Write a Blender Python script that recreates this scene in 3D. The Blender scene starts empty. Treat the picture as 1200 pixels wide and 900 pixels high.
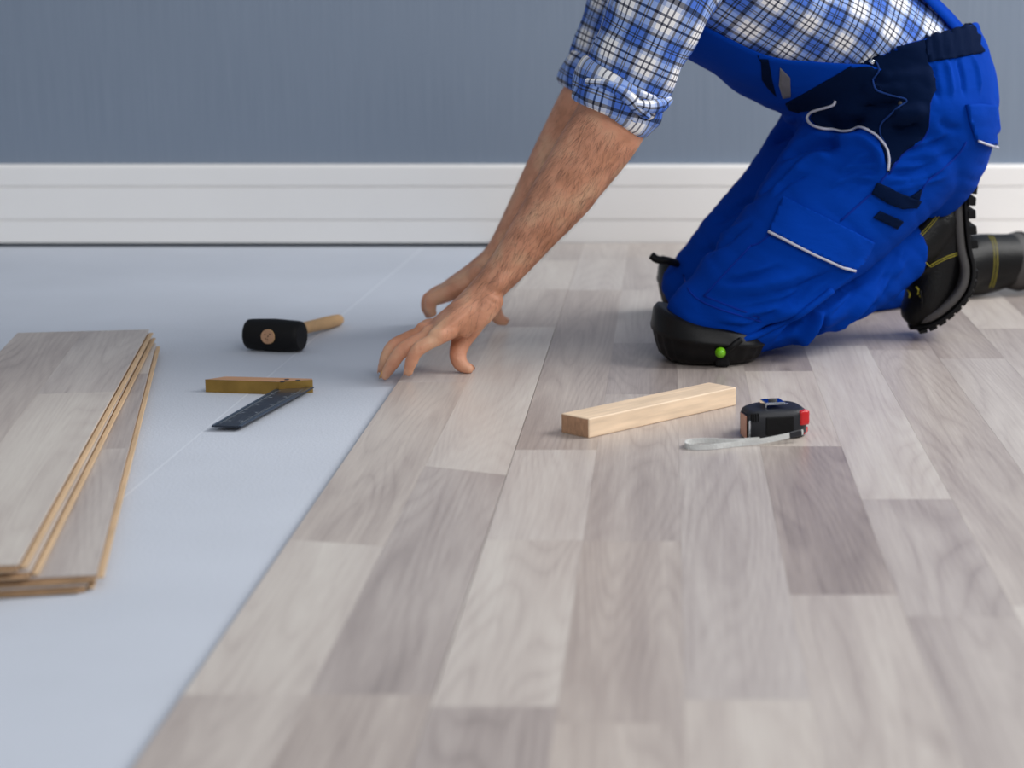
import bpy, bmesh, math, random
import numpy as np
from mathutils import Vector, Matrix, noise
from mathutils.bvhtree import BVHTree

# ------------------------------------------------------------------ camera
FPX, PPX, PPY, VPY = 2350.0, 783.0, 450.0, -12.0      # focal length and principal point for 1200x900
STRIP = 0.092                                          # width of one laminate strip (m)
TH = math.atan((PPY - VPY) / FPX)
CT, ST = math.cos(TH), math.sin(TH)
CAM_H = STRIP * CT / 0.178
scene = bpy.context.scene
COL = scene.collection
cd = bpy.data.cameras.new('camera')
cd.sensor_width = 36.0
cd.lens = FPX / 1200 * 36
cd.shift_x = (600 - PPX) / 1200
cd.dof.use_dof = True
cd.dof.focus_distance = 2.52
cd.dof.aperture_fstop = 4.6
cam = bpy.data.objects.new('camera', cd)
COL.objects.link(cam)
cam.location = (0, 0, CAM_H)
cam.rotation_euler = (math.pi / 2 - TH, 0, 0)
scene.camera = cam

# ------------------------------------------------------------------ light
world = bpy.data.worlds.new('room_light')
scene.world = world
world.use_nodes = True
wb = world.node_tree.nodes['Background']
wb.inputs[0].default_value = (0.86, 0.92, 1.0, 1)
wb.inputs[1].default_value = 0.35


def area(name, loc, target, sx, sy, power, color):
    l = bpy.data.lights.new(name, 'AREA')
    l.shape = 'RECTANGLE'
    l.size, l.size_y, l.energy, l.color = sx, sy, power, color
    o = bpy.data.objects.new(name, l)
    COL.objects.link(o)
    o.location = loc
    o.rotation_euler = (Vector(target) - Vector(loc)).to_track_quat('-Z', 'Y').to_euler()
    return o


area('window_daylight', (2.5, 2.9, 2.35), (0.0, 2.75, 0.15), 2.2, 1.7, 112, (1.0, 0.99, 0.975))
area('rear_window_daylight', (1.4, -1.4, 2.6), (0.0, 2.6, 0.2), 2.4, 1.6, 66, (1.0, 0.99, 0.98))
vs = scene.view_settings
vs.view_transform = 'Standard'
vs.look = 'None'
vs.exposure = 0.0
vs.gamma = 1.0
vs.use_curve_mapping = False


# ------------------------------------------------------------------ measuring helpers
def ray(px, py):
    xc, yc = (px - PPX) / FPX, (py - PPY) / FPX
    return Vector((xc, CT - yc * ST, -ST - yc * CT))


def at(px, py, Y):
    """point of the room seen at px,py that lies Y metres in front of the camera"""
    d = ray(px, py)
    return Vector((0, 0, CAM_H)) + d * (Y / d.y)


def atz(px, py, z=0.0):
    d = ray(px, py)
    return Vector((0, 0, CAM_H)) + d * ((z - CAM_H) / d.z)


def mpp(p):
    """metres per pixel at a point"""
    return (p[1] * CT + (CAM_H - p[2]) * ST) / FPX


# ------------------------------------------------------------------ object helpers
def tag(o, label=None, cat=None, group=None, kind=None):
    if label: o['label'] = label
    if cat: o['category'] = cat
    if group: o['group'] = group
    if kind: o['kind'] = kind
    return o


def thing(name, label, cat, loc=(0, 0, 0), group=None):
    o = bpy.data.objects.new(name, None)
    o.empty_display_size = 0.05
    COL.objects.link(o)
    o.location = loc
    return tag(o, label, cat, group)


def link(o, parent=None):
    COL.objects.link(o)
    if parent is not None:
        o.parent = parent
        if parent.type == 'EMPTY':
            o.matrix_parent_inverse = Matrix.Translation(-Vector(parent.location))
    return o


def mesh_obj(name, verts, faces, mat, parent=None, smooth=True, uvs=None):
    me = bpy.data.meshes.new(name)
    me.from_pydata([tuple(v) for v in verts], [], faces)
    if uvs is not None:
        lay = me.uv_layers.new(name='UVMap')
        k = 0
        for fu in uvs:
            for uv in fu:
                lay.data[k].uv = uv
                k += 1
    me.update()
    if smooth:
        me.polygons.foreach_set('use_smooth', [True] * len(me.polygons))
    me.materials.append(mat)
    return link(bpy.data.objects.new(name, me), parent)


def bm_obj(name, bm, mat, parent=None, smooth=False):
    me = bpy.data.meshes.new(name)
    bm.normal_update()
    bm.to_mesh(me)
    bm.free()
    if smooth:
        me.polygons.foreach_set('use_smooth', [True] * len(me.polygons))
    me.materials.append(mat)
    return link(bpy.data.objects.new(name, me), parent)


def box(bm, M, sx, sy, sz, bevel=0.0, seg=2):
    r = bmesh.ops.create_cube(bm, size=1.0, matrix=M @ Matrix.Diagonal((sx, sy, sz, 1)))
    if bevel > 0:
        vset = set(r['verts'])
        es = [e for e in bm.edges if e.verts[0] in vset and e.verts[1] in vset]
        bmesh.ops.bevel(bm, geom=es, offset=bevel, segments=seg, affect='EDGES', profile=0.6)


def frame(o, x, z=(0, 0, 1)):
    """matrix with origin o, local X along x, local Z near z"""
    x = Vector(x).normalized()
    y = Vector(z).cross(x).normalized()
    zz = x.cross(y)
    m = Matrix((x, y, zz)).transposed().to_4x4()
    m.translation = o
    return m


def catmull(pts, n):
    pts = [np.array(p, float) for p in pts]
    P = [2 * pts[0] - pts[1]] + pts + [2 * pts[-1] - pts[-2]]
    out = []
    for i in range(1, len(P) - 2):
        for k in range(n):
            t = k / n
            a, b, c, d = P[i - 1], P[i], P[i + 1], P[i + 2]
            out.append(0.5 * ((2 * b) + (-a + c) * t + (2 * a - 5 * b + 4 * c - d) * t * t + (-a + 3 * b - 3 * c + d) * t ** 3))
    out.append(pts[-1])
    return out


def rings_px(spec, n=4):
    """spec rows: px, py, Y, radius in the picture plane (px), half depth (m) -> smoothed rows x,y,z,rin,rdep"""
    rows = []
    for px, py, Y, r, rd in spec:
        p = at(px, py, Y)
        rows.append((p.x, p.y, p.z, r * mpp(p), rd))
    return catmull(rows, n)


def rings_m(spec, n=4):
    return catmull([(x, y, z, r, r if rd is None else rd) for x, y, z, r, rd in spec], n)


def chain_px(spec, n=4):
    """rows px,py,Y,radius(m): round section"""
    rows = []
    for px, py, Y, r in spec:
        p = at(px, py, Y)
        rows.append((p.x, p.y, p.z, r, r))
    return catmull(rows, n)


def loft(rows, seg=20, cap=True, side=(0, 1, 0), dome=True, power=2.0):
    """tube through rows of x,y,z,rin,rdep; returns verts, faces, frames"""
    C = [Vector(r[:3]) for r in rows]
    V, F, fr = [], [], []
    m = len(C)
    for i in range(m):
        t = (C[min(i + 1, m - 1)] - C[max(i - 1, 0)]).normalized()
        s = Vector(side) - t * t.dot(Vector(side))
        s.normalize()
        nn = t.cross(s)
        fr.append((C[i], t, s, nn))
        for k in range(seg):
            a = 2 * math.pi * k / seg
            ca, sa = math.cos(a), math.sin(a)
            if power != 2.0:
                ca = math.copysign(abs(ca) ** (2 / power), ca)
                sa = math.copysign(abs(sa) ** (2 / power), sa)
            V.append(C[i] + nn * (rows[i][3] * ca) + s * (rows[i][4] * sa))
    for i in range(m - 1):
        for k in range(seg):
            a, b = i * seg + k, i * seg + (k + 1) % seg
            F.append((a, b, b + seg, a + seg))
    if cap:
        for i, sg in ((0, -1), (m - 1, 1)):
            base = i * seg
            prev = [base + k for k in range(seg)]
            if dome:
                R = min(rows[i][3], rows[i][4])
                for h, sc in ((0.45, 0.88), (0.75, 0.62)):
                    cur = []
                    for k in range(seg):
                        v = V[base + k]
                        V.append(C[i] + (v - C[i]) * sc + fr[i][1] * (sg * R * h))
                        cur.append(len(V) - 1)
                    for k in range(seg):
                        f = (prev[k], prev[(k + 1) % seg], cur[(k + 1) % seg], cur[k])
                        F.append(f if sg > 0 else f[::-1])
                    prev = cur
                V.append(C[i] + fr[i][1] * (sg * R * 0.86))
            else:
                V.append(C[i].copy())
            c = len(V) - 1
            for k in range(seg):
                f = (prev[k], prev[(k + 1) % seg], c)
                F.append(f if sg > 0 else f[::-1])
    return V, F, fr


def tube(path, r, seg=8, flat=None):
    rows = [(p[0], p[1], p[2], r, r if flat is None else flat) for p in path]
    return loft(rows, seg, True, dome=False)[:2]


def merge(parts):
    V, F = [], []
    for v, f in parts:
        o = len(V)
        V += list(v)
        F += [tuple(i + o for i in ff) for ff in f]
    return V, F


def remeshed(parts, voxel, smooth_iter):
    """union of closed lofts as one continuous surface"""
    V, F = merge(parts)
    me = bpy.data.meshes.new('tmp')
    me.from_pydata([tuple(v) for v in V], [], F)
    bm = bmesh.new()
    bm.from_mesh(me)
    bmesh.ops.recalc_face_normals(bm, faces=bm.faces)
    bm.to_mesh(me)
    bm.free()
    o = bpy.data.objects.new('tmp', me)
    COL.objects.link(o)
    r = o.modifiers.new('r', 'REMESH')
    r.mode = 'VOXEL'
    r.voxel_size = voxel
    s = o.modifiers.new('s', 'SMOOTH')
    s.factor = 0.5
    s.iterations = smooth_iter
    dg = bpy.context.evaluated_depsgraph_get()
    res = bpy.data.meshes.new_from_object(o.evaluated_get(dg))
    bpy.data.objects.remove(o)
    return res


def tree_of(me):
    return BVHTree.FromPolygons([v.co[:] for v in me.vertices], [p.vertices[:] for p in me.polygons])


def lay_on(tree, px, py, off, Yfall=2.9):
    """point on a garment surface under px,py, raised by off"""
    d = ray(px, py).normalized()
    hit, nrm, _, _ = tree.ray_cast(Vector((0, 0, CAM_H)), d)
    if hit is None:
        q = at(px, py, Yfall)
        return q, Vector((0, -1, 0)), False
    if nrm.dot(d) > 0: nrm = -nrm
    return hit + nrm * off, nrm, True


def patch(name, poly, tree, off, thick, mat, parent, step=4.0, Yfall=2.9, lift=None):
    """cloth piece cut to an outline and laid on the garment, with real thickness"""
    bm = bmesh.new()
    vs_ = [bm.verts.new((x, y, 0)) for x, y in poly]
    bm.faces.new(vs_)
    xs, ys = [p[0] for p in poly], [p[1] for p in poly]
    x = min(xs) + step
    while x < max(xs):
        bmesh.ops.bisect_plane(bm, geom=bm.verts[:] + bm.edges[:] + bm.faces[:], plane_co=(x, 0, 0), plane_no=(1, 0, 0))
        x += step
    y = min(ys) + step
    while y < max(ys):
        bmesh.ops.bisect_plane(bm, geom=bm.verts[:] + bm.edges[:] + bm.faces[:], plane_co=(0, y, 0), plane_no=(0, 1, 0))
        y += step
    lastY = Yfall
    nrm = {}
    for v in sorted(bm.verts, key=lambda v: v.co.x):
        o = off + (lift(v.co.x, v.co.y) if lift else 0)
        q, n, ok = lay_on(tree, v.co.x, v.co.y, o, lastY)
        if ok: lastY = q.y
        nrm[v] = n
        v.co = q
    top = list(bm.verts)
    ret = bmesh.ops.extrude_face_region(bm, geom=bm.faces[:])
    newv = [g for g in ret['geom'] if isinstance(g, bmesh.types.BMVert)]
    for v in top:
        v.co -= nrm[v] * thick
    bmesh.ops.recalc_face_normals(bm, faces=bm.faces)
    return bm_obj(name, bm, mat, parent, True)


def cord_on(name, line, tree, off, r, mat, parent, n=5, Yfall=2.9):
    pts = catmull([(x, y) for x, y in line], n)
    P = [lay_on(tree, p[0], p[1], off, Yfall)[0] for p in pts]
    for _ in range(2):
        P = [P[0]] + [(P[i - 1] + P[i] * 2 + P[i + 1]) / 4 for i in range(1, len(P) - 1)] + [P[-1]]
    V, F = tube(P, r, 6)
    return mesh_obj(name, V, F, mat, parent)


# ------------------------------------------------------------------ materials
def new_mat(name):
    m = bpy.data.materials.new(name)
    m.use_nodes = True
    return m, m.node_tree.nodes, m.node_tree.links, m.node_tree.nodes['Principled BSDF']


def srgb(r, g, b):
    f = lambda c: ((c / 255 + 0.055) / 1.055) ** 2.4 if c > 10 else c / 255 / 12.92
    return (f(r), f(g), f(b), 1)


def N(nodes, t, **kw):
    n = nodes.new(t)
    for k, v in kw.items():
        setattr(n, k, v)
    return n


def math_node(nodes, links, op, a, b=None, clamp=False):
    n = nodes.new('ShaderNodeMath')
    n.operation = op
    n.use_clamp = clamp
    for i, x in enumerate((a, b)):
        if x is None: continue
        if isinstance(x, (int, float)): n.inputs[i].default_value = x
        else: links.new(x, n.inputs[i])
    return n.outputs[0]


def simple(name, col, rough=0.6, var=0.12, scale=40, bump=0.0, bscale=300, metal=0.0, spec=0.5, stretch=(1, 1, 1)):
    m, nd, lk, b = new_mat(name)
    tc = N(nd, 'ShaderNodeTexCoord')
    mp = N(nd, 'ShaderNodeMapping')
    mp.inputs['Scale'].default_value = stretch
    lk.new(tc.outputs['Object'], mp.inputs[0])
    nz = N(nd, 'ShaderNodeTexNoise')
    nz.inputs['Scale'].default_value = scale
    nz.inputs['Detail'].default_value = 5
    lk.new(mp.outputs[0], nz.inputs['Vector'])
    rp = N(nd, 'ShaderNodeValToRGB')
    c = srgb(*col)
    rp.color_ramp.elements[0].color = tuple(x * (1 - var) for x in c[:3]) + (1,)
    rp.color_ramp.elements[1].color = tuple(min(1, x * (1 + var)) for x in c[:3]) + (1,)
    rp.color_ramp.elements[0].position = 0.3
    rp.color_ramp.elements[1].position = 0.7
    lk.new(nz.outputs[0], rp.inputs[0])
    lk.new(rp.outputs[0], b.inputs['Base Color'])
    b.inputs['Roughness'].default_value = rough
    b.inputs['Metallic'].default_value = metal
    b.inputs['Specular IOR Level'].default_value = spec
    if bump:
        n2 = N(nd, 'ShaderNodeTexNoise')
        n2.inputs['Scale'].default_value = bscale
        n2.inputs['Detail'].default_value = 3
        lk.new(mp.outputs[0], n2.inputs['Vector'])
        bp = N(nd, 'ShaderNodeBump')
        bp.inputs['Strength'].default_value = bump
        bp.inputs['Distance'].default_value = 0.002
        lk.new(n2.outputs[0], bp.inputs['Height'])
        lk.new(bp.outputs[0], b.inputs['Normal'])
    return m


def cloth(name, col):
    m = simple(name, col, 0.9, 0.10, 7, 0.12, 900, spec=0.06)
    nd, lk = m.node_tree.nodes, m.node_tree.links
    b = nd['Principled BSDF']
    tc = N(nd, 'ShaderNodeTexCoord')
    mp = N(nd, 'ShaderNodeMapping')
    mp.inputs['Rotation'].default_value = (0, 0.6, 0)
    mp.inputs['Scale'].default_value = (0.45, 0.8, 1.3)
    lk.new(tc.outputs['Object'], mp.inputs[0])
    n = N(nd, 'ShaderNodeTexNoise')
    n.inputs['Scale'].default_value = 42
    n.inputs['Detail'].default_value = 3
    n.inputs['Distortion'].default_value = 0.6
    lk.new(mp.outputs[0], n.inputs['Vector'])
    old = b.inputs['Normal'].links[0].from_socket
    bp = N(nd, 'ShaderNodeBump')
    bp.inputs['Strength'].default_value = 0.22
    bp.inputs['Distance'].default_value = 0.006
    lk.new(n.outputs[0], bp.inputs['Height'])
    lk.new(old, bp.inputs['Normal'])
    lk.new(bp.outputs[0], b.inputs['Normal'])
    return m


def laminate():
    m, nd, lk, b = new_mat('laminate_decor')
    tc = N(nd, 'ShaderNodeTexCoord')
    tone = N(nd, 'ShaderNodeAttribute', attribute_type='OBJECT', attribute_name='tone').outputs['Fac']
    seed = N(nd, 'ShaderNodeAttribute', attribute_type='OBJECT', attribute_name='seed').outputs['Fac']
    cx = N(nd, 'ShaderNodeCombineXYZ')
    lk.new(math_node(nd, lk, 'MULTIPLY', seed, 3.7), cx.inputs[0])
    lk.new(math_node(nd, lk, 'MULTIPLY', seed, 5.3), cx.inputs[1])
    lk.new(seed, cx.inputs[2])
    add = N(nd, 'ShaderNodeVectorMath', operation='ADD')
    lk.new(tc.outputs['Object'], add.inputs[0])
    lk.new(cx.outputs[0], add.inputs[1])

    def mapped(s):
        mp = N(nd, 'ShaderNodeMapping')
        mp.inputs['Scale'].default_value = s
        lk.new(add.outputs[0], mp.inputs[0])
        return mp.outputs[0]

    def nz(vec, scale, detail, dist=0.0, rough=0.55):
        n = N(nd, 'ShaderNodeTexNoise')
        n.inputs['Scale'].default_value = scale
        n.inputs['Detail'].default_value = detail
        n.inputs['Roughness'].default_value = rough
        n.inputs['Distortion'].default_value = dist
        lk.new(vec, n.inputs['Vector'])
        return n.outputs[0]

    flow = nz(mapped((1, 0.09, 1)), 17, 4, 0.7)            # broad bands along the strip
    warp = nz(mapped((1, 0.075, 1)), 10, 1.0, 0.1)
    # cathedral lines: contour lines of a smooth stretched noise
    cath = math_node(nd, lk, 'FRACT', math_node(nd, lk, 'MULTIPLY', warp, 27))
    cath = math_node(nd, lk, 'ABSOLUTE', math_node(nd, lk, 'SUBTRACT', cath, 0.5))
    line = math_node(nd, lk, 'POWER', math_node(nd, lk, 'SUBTRACT', 1.0, math_node(nd, lk, 'MULTIPLY', cath, 2.0), True), 5.0)
    fade = math_node(nd, lk, 'MULTIPLY', math_node(nd, lk, 'SUBTRACT', nz(mapped((1, 0.25, 1)), 14, 2, 0.0), 0.38), 3.0, True)
    fib = nz(mapped((1, 0.02, 1)), 330, 4, 0.0, 0.7)
    pore = nz(mapped((1, 0.045, 1)), 700, 2, 0.0)
    knot = nz(mapped((1, 0.3, 1)), 11, 3, 0.5)
    knot = math_node(nd, lk, 'MULTIPLY', math_node(nd, lk, 'SUBTRACT', knot, 0.66), 3.2, True)
    v = math_node(nd, lk, 'ADD', tone, math_node(nd, lk, 'MULTIPLY', math_node(nd, lk, 'SUBTRACT', flow, 0.5), 0.78))
    v = math_node(nd, lk, 'ADD', v, math_node(nd, lk, 'MULTIPLY', math_node(nd, lk, 'SUBTRACT', cath, 0.25), 0.14))
    v = math_node(nd, lk, 'SUBTRACT', v, math_node(nd, lk, 'MULTIPLY', math_node(nd, lk, 'MULTIPLY', line, fade), 0.17))
    v = math_node(nd, lk, 'ADD', v, math_node(nd, lk, 'MULTIPLY', math_node(nd, lk, 'SUBTRACT', fib, 0.5), 0.50))
    v = math_node(nd, lk, 'SUBTRACT', v, math_node(nd, lk, 'MULTIPLY', knot, 0.55))
    v = math_node(nd, lk, 'ADD', v, math_node(nd, lk, 'MULTIPLY', math_node(nd, lk, 'SUBTRACT', pore, 0.5), 0.22), True)
    rp = N(nd, 'ShaderNodeValToRGB')
    e = rp.color_ramp.elements
    e[0].position, e[0].color = 0.0, srgb(142, 131, 127)
    e[1].position, e[1].color = 1.0, srgb(226, 220, 211)
    x = e.new(0.38); x.color = srgb(180, 169, 163)
    x = e.new(0.7); x.color = srgb(208, 199, 191)
    lk.new(v, rp.inputs[0])
    # slight warm or cool cast from strip to strip
    hs = N(nd, 'ShaderNodeMix', data_type='RGBA', blend_type='MULTIPLY')
    hs.inputs[0].default_value = 1.0
    cr = N(nd, 'ShaderNodeValToRGB')
    cr.color_ramp.elements[0].color = (0.915, 0.915, 0.93, 1)
    cr.color_ramp.elements[1].color = (0.935, 0.91, 0.885, 1)
    lk.new(math_node(nd, lk, 'FRACT', math_node(nd, lk, 'MULTIPLY', seed, 7.31)), cr.inputs[0])
    lk.new(rp.outputs[0], hs.inputs[6])
    lk.new(cr.outputs[0], hs.inputs[7])
    lk.new(hs.outputs[2], b.inputs['Base Color'])
    b.inputs['Roughness'].default_value = 0.34
    bp = N(nd, 'ShaderNodeBump')
    bp.inputs['Strength'].default_value = 0.10
    bp.inputs['Distance'].default_value = 0.0006
    lk.new(fib, bp.inputs['Height'])
    lk.new(bp.outputs[0], b.inputs['Normal'])
    return m


def plaid():
    m, nd, lk, b = new_mat('plaid_cotton')
    tc = N(nd, 'ShaderNodeTexCoord')
    sp = N(nd, 'ShaderNodeSeparateXYZ')
    lk.new(tc.outputs['UV'], sp.inputs[0])
    outs = []
    for ax, per in ((0, 0.058), (1, 0.062)):
        f = math_node(nd, lk, 'FRACT', math_node(nd, lk, 'MULTIPLY', sp.outputs[ax], 1 / per))
        rp = N(nd, 'ShaderNodeValToRGB')
        cr = rp.color_ramp
        cr.interpolation = 'CONSTANT'
        W, L, B, D = (0.95, 0.95, 0.96, 1), (0.50, 0.58, 0.78, 1), (0.17, 0.33, 0.78, 1), (0.045, 0.055, 0.10, 1)
        stops = [(0.0, W), (0.105, D), (0.145, W), (0.245, D), (0.285, W), (0.38, L), (0.45, D), (0.53, B),
                 (0.65, D), (0.68, B), (0.71, D), (0.74, B), (0.86, D), (0.92, L)]
        cr.elements[0].position, cr.elements[0].color = stops[0]
        cr.elements[1].position, cr.elements[1].color = stops[1]
        for p, c in stops[2:]:
            x = cr.elements.new(p)
            x.color = c
        lk.new(f, rp.inputs[0])
        outs.append(rp.outputs[0])
    mx = N(nd, 'ShaderNodeMix', data_type='RGBA', blend_type='MULTIPLY')
    mx.inputs[0].default_value = 1.0
    lk.new(outs[0], mx.inputs[6])
    lk.new(outs[1], mx.inputs[7])
    mm = N(nd, 'ShaderNodeMix', data_type='RGBA', blend_type='MIX')
    mm.inputs[0].default_value = 0.30
    av = N(nd, 'ShaderNodeMix', data_type='RGBA', blend_type='MIX')
    av.inputs[0].default_value = 0.5
    lk.new(outs[0], av.inputs[6])
    lk.new(outs[1], av.inputs[7])
    lk.new(mx.outputs[2], mm.inputs[6])
    lk.new(av.outputs[2], mm.inputs[7])
    lk.new(mm.outputs[2], b.inputs['Base Color'])
    b.inputs['Roughness'].default_value = 0.9
    b.inputs['Specular IOR Level'].default_value = 0.2
    nz = N(nd, 'ShaderNodeTexNoise')
    nz.inputs['Scale'].default_value = 900
    lk.new(tc.outputs['Object'], nz.inputs['Vector'])
    bp = N(nd, 'ShaderNodeBump')
    bp.inputs['Strength'].default_value = 0.15
    bp.inputs['Distance'].default_value = 0.001
    lk.new(nz.outputs[0], bp.inputs['Height'])
    lk.new(bp.outputs[0], b.inputs['Normal'])
    return m


def skin_mat():
    m, nd, lk, b = new_mat('skin')
    tc = N(nd, 'ShaderNodeTexCoord')
    n1 = N(nd, 'ShaderNodeTexNoise')
    n1.inputs['Scale'].default_value = 22
    n1.inputs['Detail'].default_value = 6
    lk.new(tc.outputs['Object'], n1.inputs['Vector'])
    rp = N(nd, 'ShaderNodeValToRGB')
    e = rp.color_ramp.elements
    e[0].position, e[0].color = 0.28, srgb(182, 124, 92)
    e[1].position, e[1].color = 0.75, srgb(226, 182, 148)
    x = e.new(0.5); x.color = srgb(214, 153, 122)
    lk.new(n1.outputs[0], rp.inputs[0])
    lk.new(rp.outputs[0], b.inputs['Base Color'])
    b.inputs['Roughness'].default_value = 0.5
    b.inputs['Subsurface Weight'].default_value = 0.12
    b.inputs['Subsurface Radius'].default_value = (0.01, 0.004, 0.002)
    b.inputs['Subsurface Scale'].default_value = 0.5
    v = N(nd, 'ShaderNodeTexVoronoi')
    v.inputs['Scale'].default_value = 700
    lk.new(tc.outputs['Object'], v.inputs['Vector'])
    n2 = N(nd, 'ShaderNodeTexNoise')
    n2.inputs['Scale'].default_value = 130
    n2.inputs['Detail'].default_value = 5
    lk.new(tc.outputs['Object'], n2.inputs['Vector'])
    h = math_node(nd, lk, 'ADD', math_node(nd, lk, 'MULTIPLY', v.outputs[0], 0.35), n2.outputs[0])
    bp = N(nd, 'ShaderNodeBump')
    bp.inputs['Strength'].default_value = 0.45
    bp.inputs['Distance'].default_value = 0.0016
    lk.new(h, bp.inputs['Height'])
    lk.new(bp.outputs[0], b.inputs['Normal'])
    return m


def wall_mat():
    m, nd, lk, b = new_mat('blue_grey_wallpaper')
    tc = N(nd, 'ShaderNodeTexCoord')
    mp = N(nd, 'ShaderNodeMapping')
    mp.inputs['Scale'].default_value = (1, 1, 0.012)
    lk.new(tc.outputs['Object'], mp.inputs[0])
    nz = N(nd, 'ShaderNodeTexNoise')
    nz.inputs['Scale'].default_value = 420
    nz.inputs['Detail'].default_value = 3
    lk.new(mp.outputs[0], nz.inputs['Vector'])
    rp = N(nd, 'ShaderNodeValToRGB')
    rp.color_ramp.elements[0].position, rp.color_ramp.elements[0].color = 0.3, srgb(122, 135, 153)
    rp.color_ramp.elements[1].position, rp.color_ramp.elements[1].color = 0.7, srgb(131, 144, 162)
    lk.new(nz.outputs[0], rp.inputs[0])
    lk.new(rp.outputs[0], b.inputs['Base Color'])
    b.inputs['Roughness'].default_value = 0.42
    bp = N(nd, 'ShaderNodeBump')
    bp.inputs['Strength'].default_value = 0.3
    bp.inputs['Distance'].default_value = 0.001
    lk.new(nz.outputs[0], bp.inputs['Height'])
    lk.new(bp.outputs[0], b.inputs['Normal'])
    return m


MAT = dict(
    laminate=laminate(), plaid=plaid(), skin=skin_mat(), wall=wall_mat(),
    white=simple('white_paint', (245, 243, 241), 0.4, 0.02, 3),
    foam=simple('foam_underlay', (200, 206, 217), 0.62, 0.03, 5, 0.25, 260),
    sub=simple('screed', (120, 112, 104), 0.9, 0.15, 12, 0.3, 80),
    core=simple('board_core', (176, 142, 108), 0.7, 0.22, 60, 0.2, 400, stretch=(1, 0.1, 3)),
    tongue=simple('board_tongue', (206, 176, 140), 0.7, 0.12, 60, stretch=(1, 0.1, 3)),
    blue=cloth('blue_workwear', (0, 56, 156)),
    navy=cloth('navy_workwear', (4, 20, 50)),
    seam=simple('blue_seam', (2, 42, 142), 0.85, 0.1, 50, spec=0.15),
    navyedge=simple('navy_hem', (22, 52, 112), 0.85, 0.1, 50, spec=0.15),
    piping=simple('grey_piping', (188, 190, 205), 0.7, 0.05, 50),
    reflect=simple('grey_tab', (108, 108, 112), 0.5, 0.08, 80),
    rubber=simple('black_rubber', (10, 10, 12), 0.6, 0.25, 30, 0.25, 260, spec=0.25),
    shell=simple('black_pad_shell', (11, 11, 13), 0.45, 0.2, 25, 0.1, 300, spec=0.25),
    leather=simple('black_leather', (9, 9, 10), 0.42, 0.3, 18, 0.35, 260, spec=0.25),
    welt=simple('dark_grey_rubber', (70, 68, 67), 0.6, 0.12, 40, 0.1, 300),
    stitch=simple('yellow_thread', (150, 140, 40), 0.8, 0.25, 400),
    green=simple('green_plastic', (112, 184, 20), 0.3, 0.05, 30),
    beech=simple('beech_wood', (234, 208, 178), 0.55, 0.14, 9, 0.1, 200, stretch=(1.5, 14, 14)),
    handlew=simple('ash_handle', (206, 164, 112), 0.5, 0.10, 10, stretch=(9, 1.2, 9)),
    endgrain=simple('end_grain', (178, 138, 108), 0.8, 0.20, 120, 0.3, 260, stretch=(1, 3, 1)),
    rose=simple('rosewood_stock', (198, 148, 108), 0.45, 0.12, 20, stretch=(1, 12, 6)),
    brass=simple('brass', (160, 128, 66), 0.35, 0.12, 60, metal=0.8),
    blade=simple('black_blade', (34, 42, 56), 0.38, 0.10, 30, metal=0.2),
    bladeedge=simple('blade_bevel', (70, 88, 108), 0.3, 0.10, 30, metal=0.6),
    mark=simple('white_marks', (170, 180, 190), 0.6, 0.05, 80),
    red=simple('red_plastic', (196, 18, 26), 0.28, 0.06, 30),
    chrome=simple('chrome', (205, 210, 218), 0.14, 0.05, 30, metal=1.0),
    case=simple('charcoal_case', (20, 23, 31), 0.5, 0.15, 60, 0.15, 900),
    strap=simple('grey_webbing', (214, 216, 214), 0.85, 0.10, 60, 0.6, 500),
    tapeb=simple('copper_tape', (176, 128, 110), 0.4, 0.1, 50, metal=0.3),
    nail=simple('fingernail', (214, 166, 140), 0.35, 0.05, 60),
    nailo=simple('fingernail_warm', (200, 150, 90), 0.35, 0.08, 60),
    hair=simple('dark_hair', (48, 34, 26), 0.6, 0.2, 60),
    eye=simple('eye_white', (232, 228, 222), 0.2, 0.02, 60),
    iris=simple('iris_brown', (60, 38, 24), 0.2, 0.1, 60),
    lip=simple('lip', (176, 100, 86), 0.45, 0.05, 60),
)

# ------------------------------------------------------------------ room
WALL_Y = 4.075
UND = -0.008                                     # top of the underlay, underside of the boards


def slab(name, x0, x1, y0, y1, z0, z1, mat, parent=None, kind=None, bevel=0):
    bm = bmesh.new()
    box(bm, Matrix.Translation(((x0 + x1) / 2, (y0 + y1) / 2, (z0 + z1) / 2)), x1 - x0, y1 - y0, z1 - z0, bevel)
    o = bm_obj(name, bm, mat, parent)
    if kind: o['kind'] = kind
    return o


floor = slab('floor', -3.2, 3.2, -0.6, WALL_Y + 0.1, -0.09, -0.0100, MAT['sub'], None, 'structure')
floor['label'] = 'grey wood laminate floor half laid over a bare subfloor'
slab('wall_back', -3.2, 3.2, WALL_Y + 0.02, WALL_Y + 0.14, -0.0100, 2.7, MAT['wall'], None, 'structure')['label'] = \
    'blue-grey wall with a fine vertical texture'

# baseboard: three stepped bands along the back wall
zb = [at(600, y, WALL_Y).z for y in (284.6, 258.0, 219, 193)]
bm = bmesh.new()
prof = [(0.020, zb[0]), (0.0, zb[0]), (0.0, zb[1] - 0.0022), (0.0045, zb[1] - 0.0004), (0.0045, zb[1] + 0.0012), (0.0, zb[1] + 0.0024),
        (0.0, zb[2] - 0.0022), (0.0045, zb[2] - 0.0004), (0.0045, zb[2] + 0.0012), (0.0, zb[2] + 0.0024), (0.0, zb[3] - 0.006), (0.004, zb[3]), (0.020, zb[3])]
va = [bm.verts.new((-3.2, WALL_Y + a, z)) for a, z in prof]
vb = [bm.verts.new((3.2, WALL_Y + a, z)) for a, z in prof]
for i in range(len(prof) - 1):
    bm.faces.new((va[i], va[i + 1], vb[i + 1], vb[i]))
bm.faces.new((va[-1], va[0], vb[0], vb[-1]))
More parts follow.
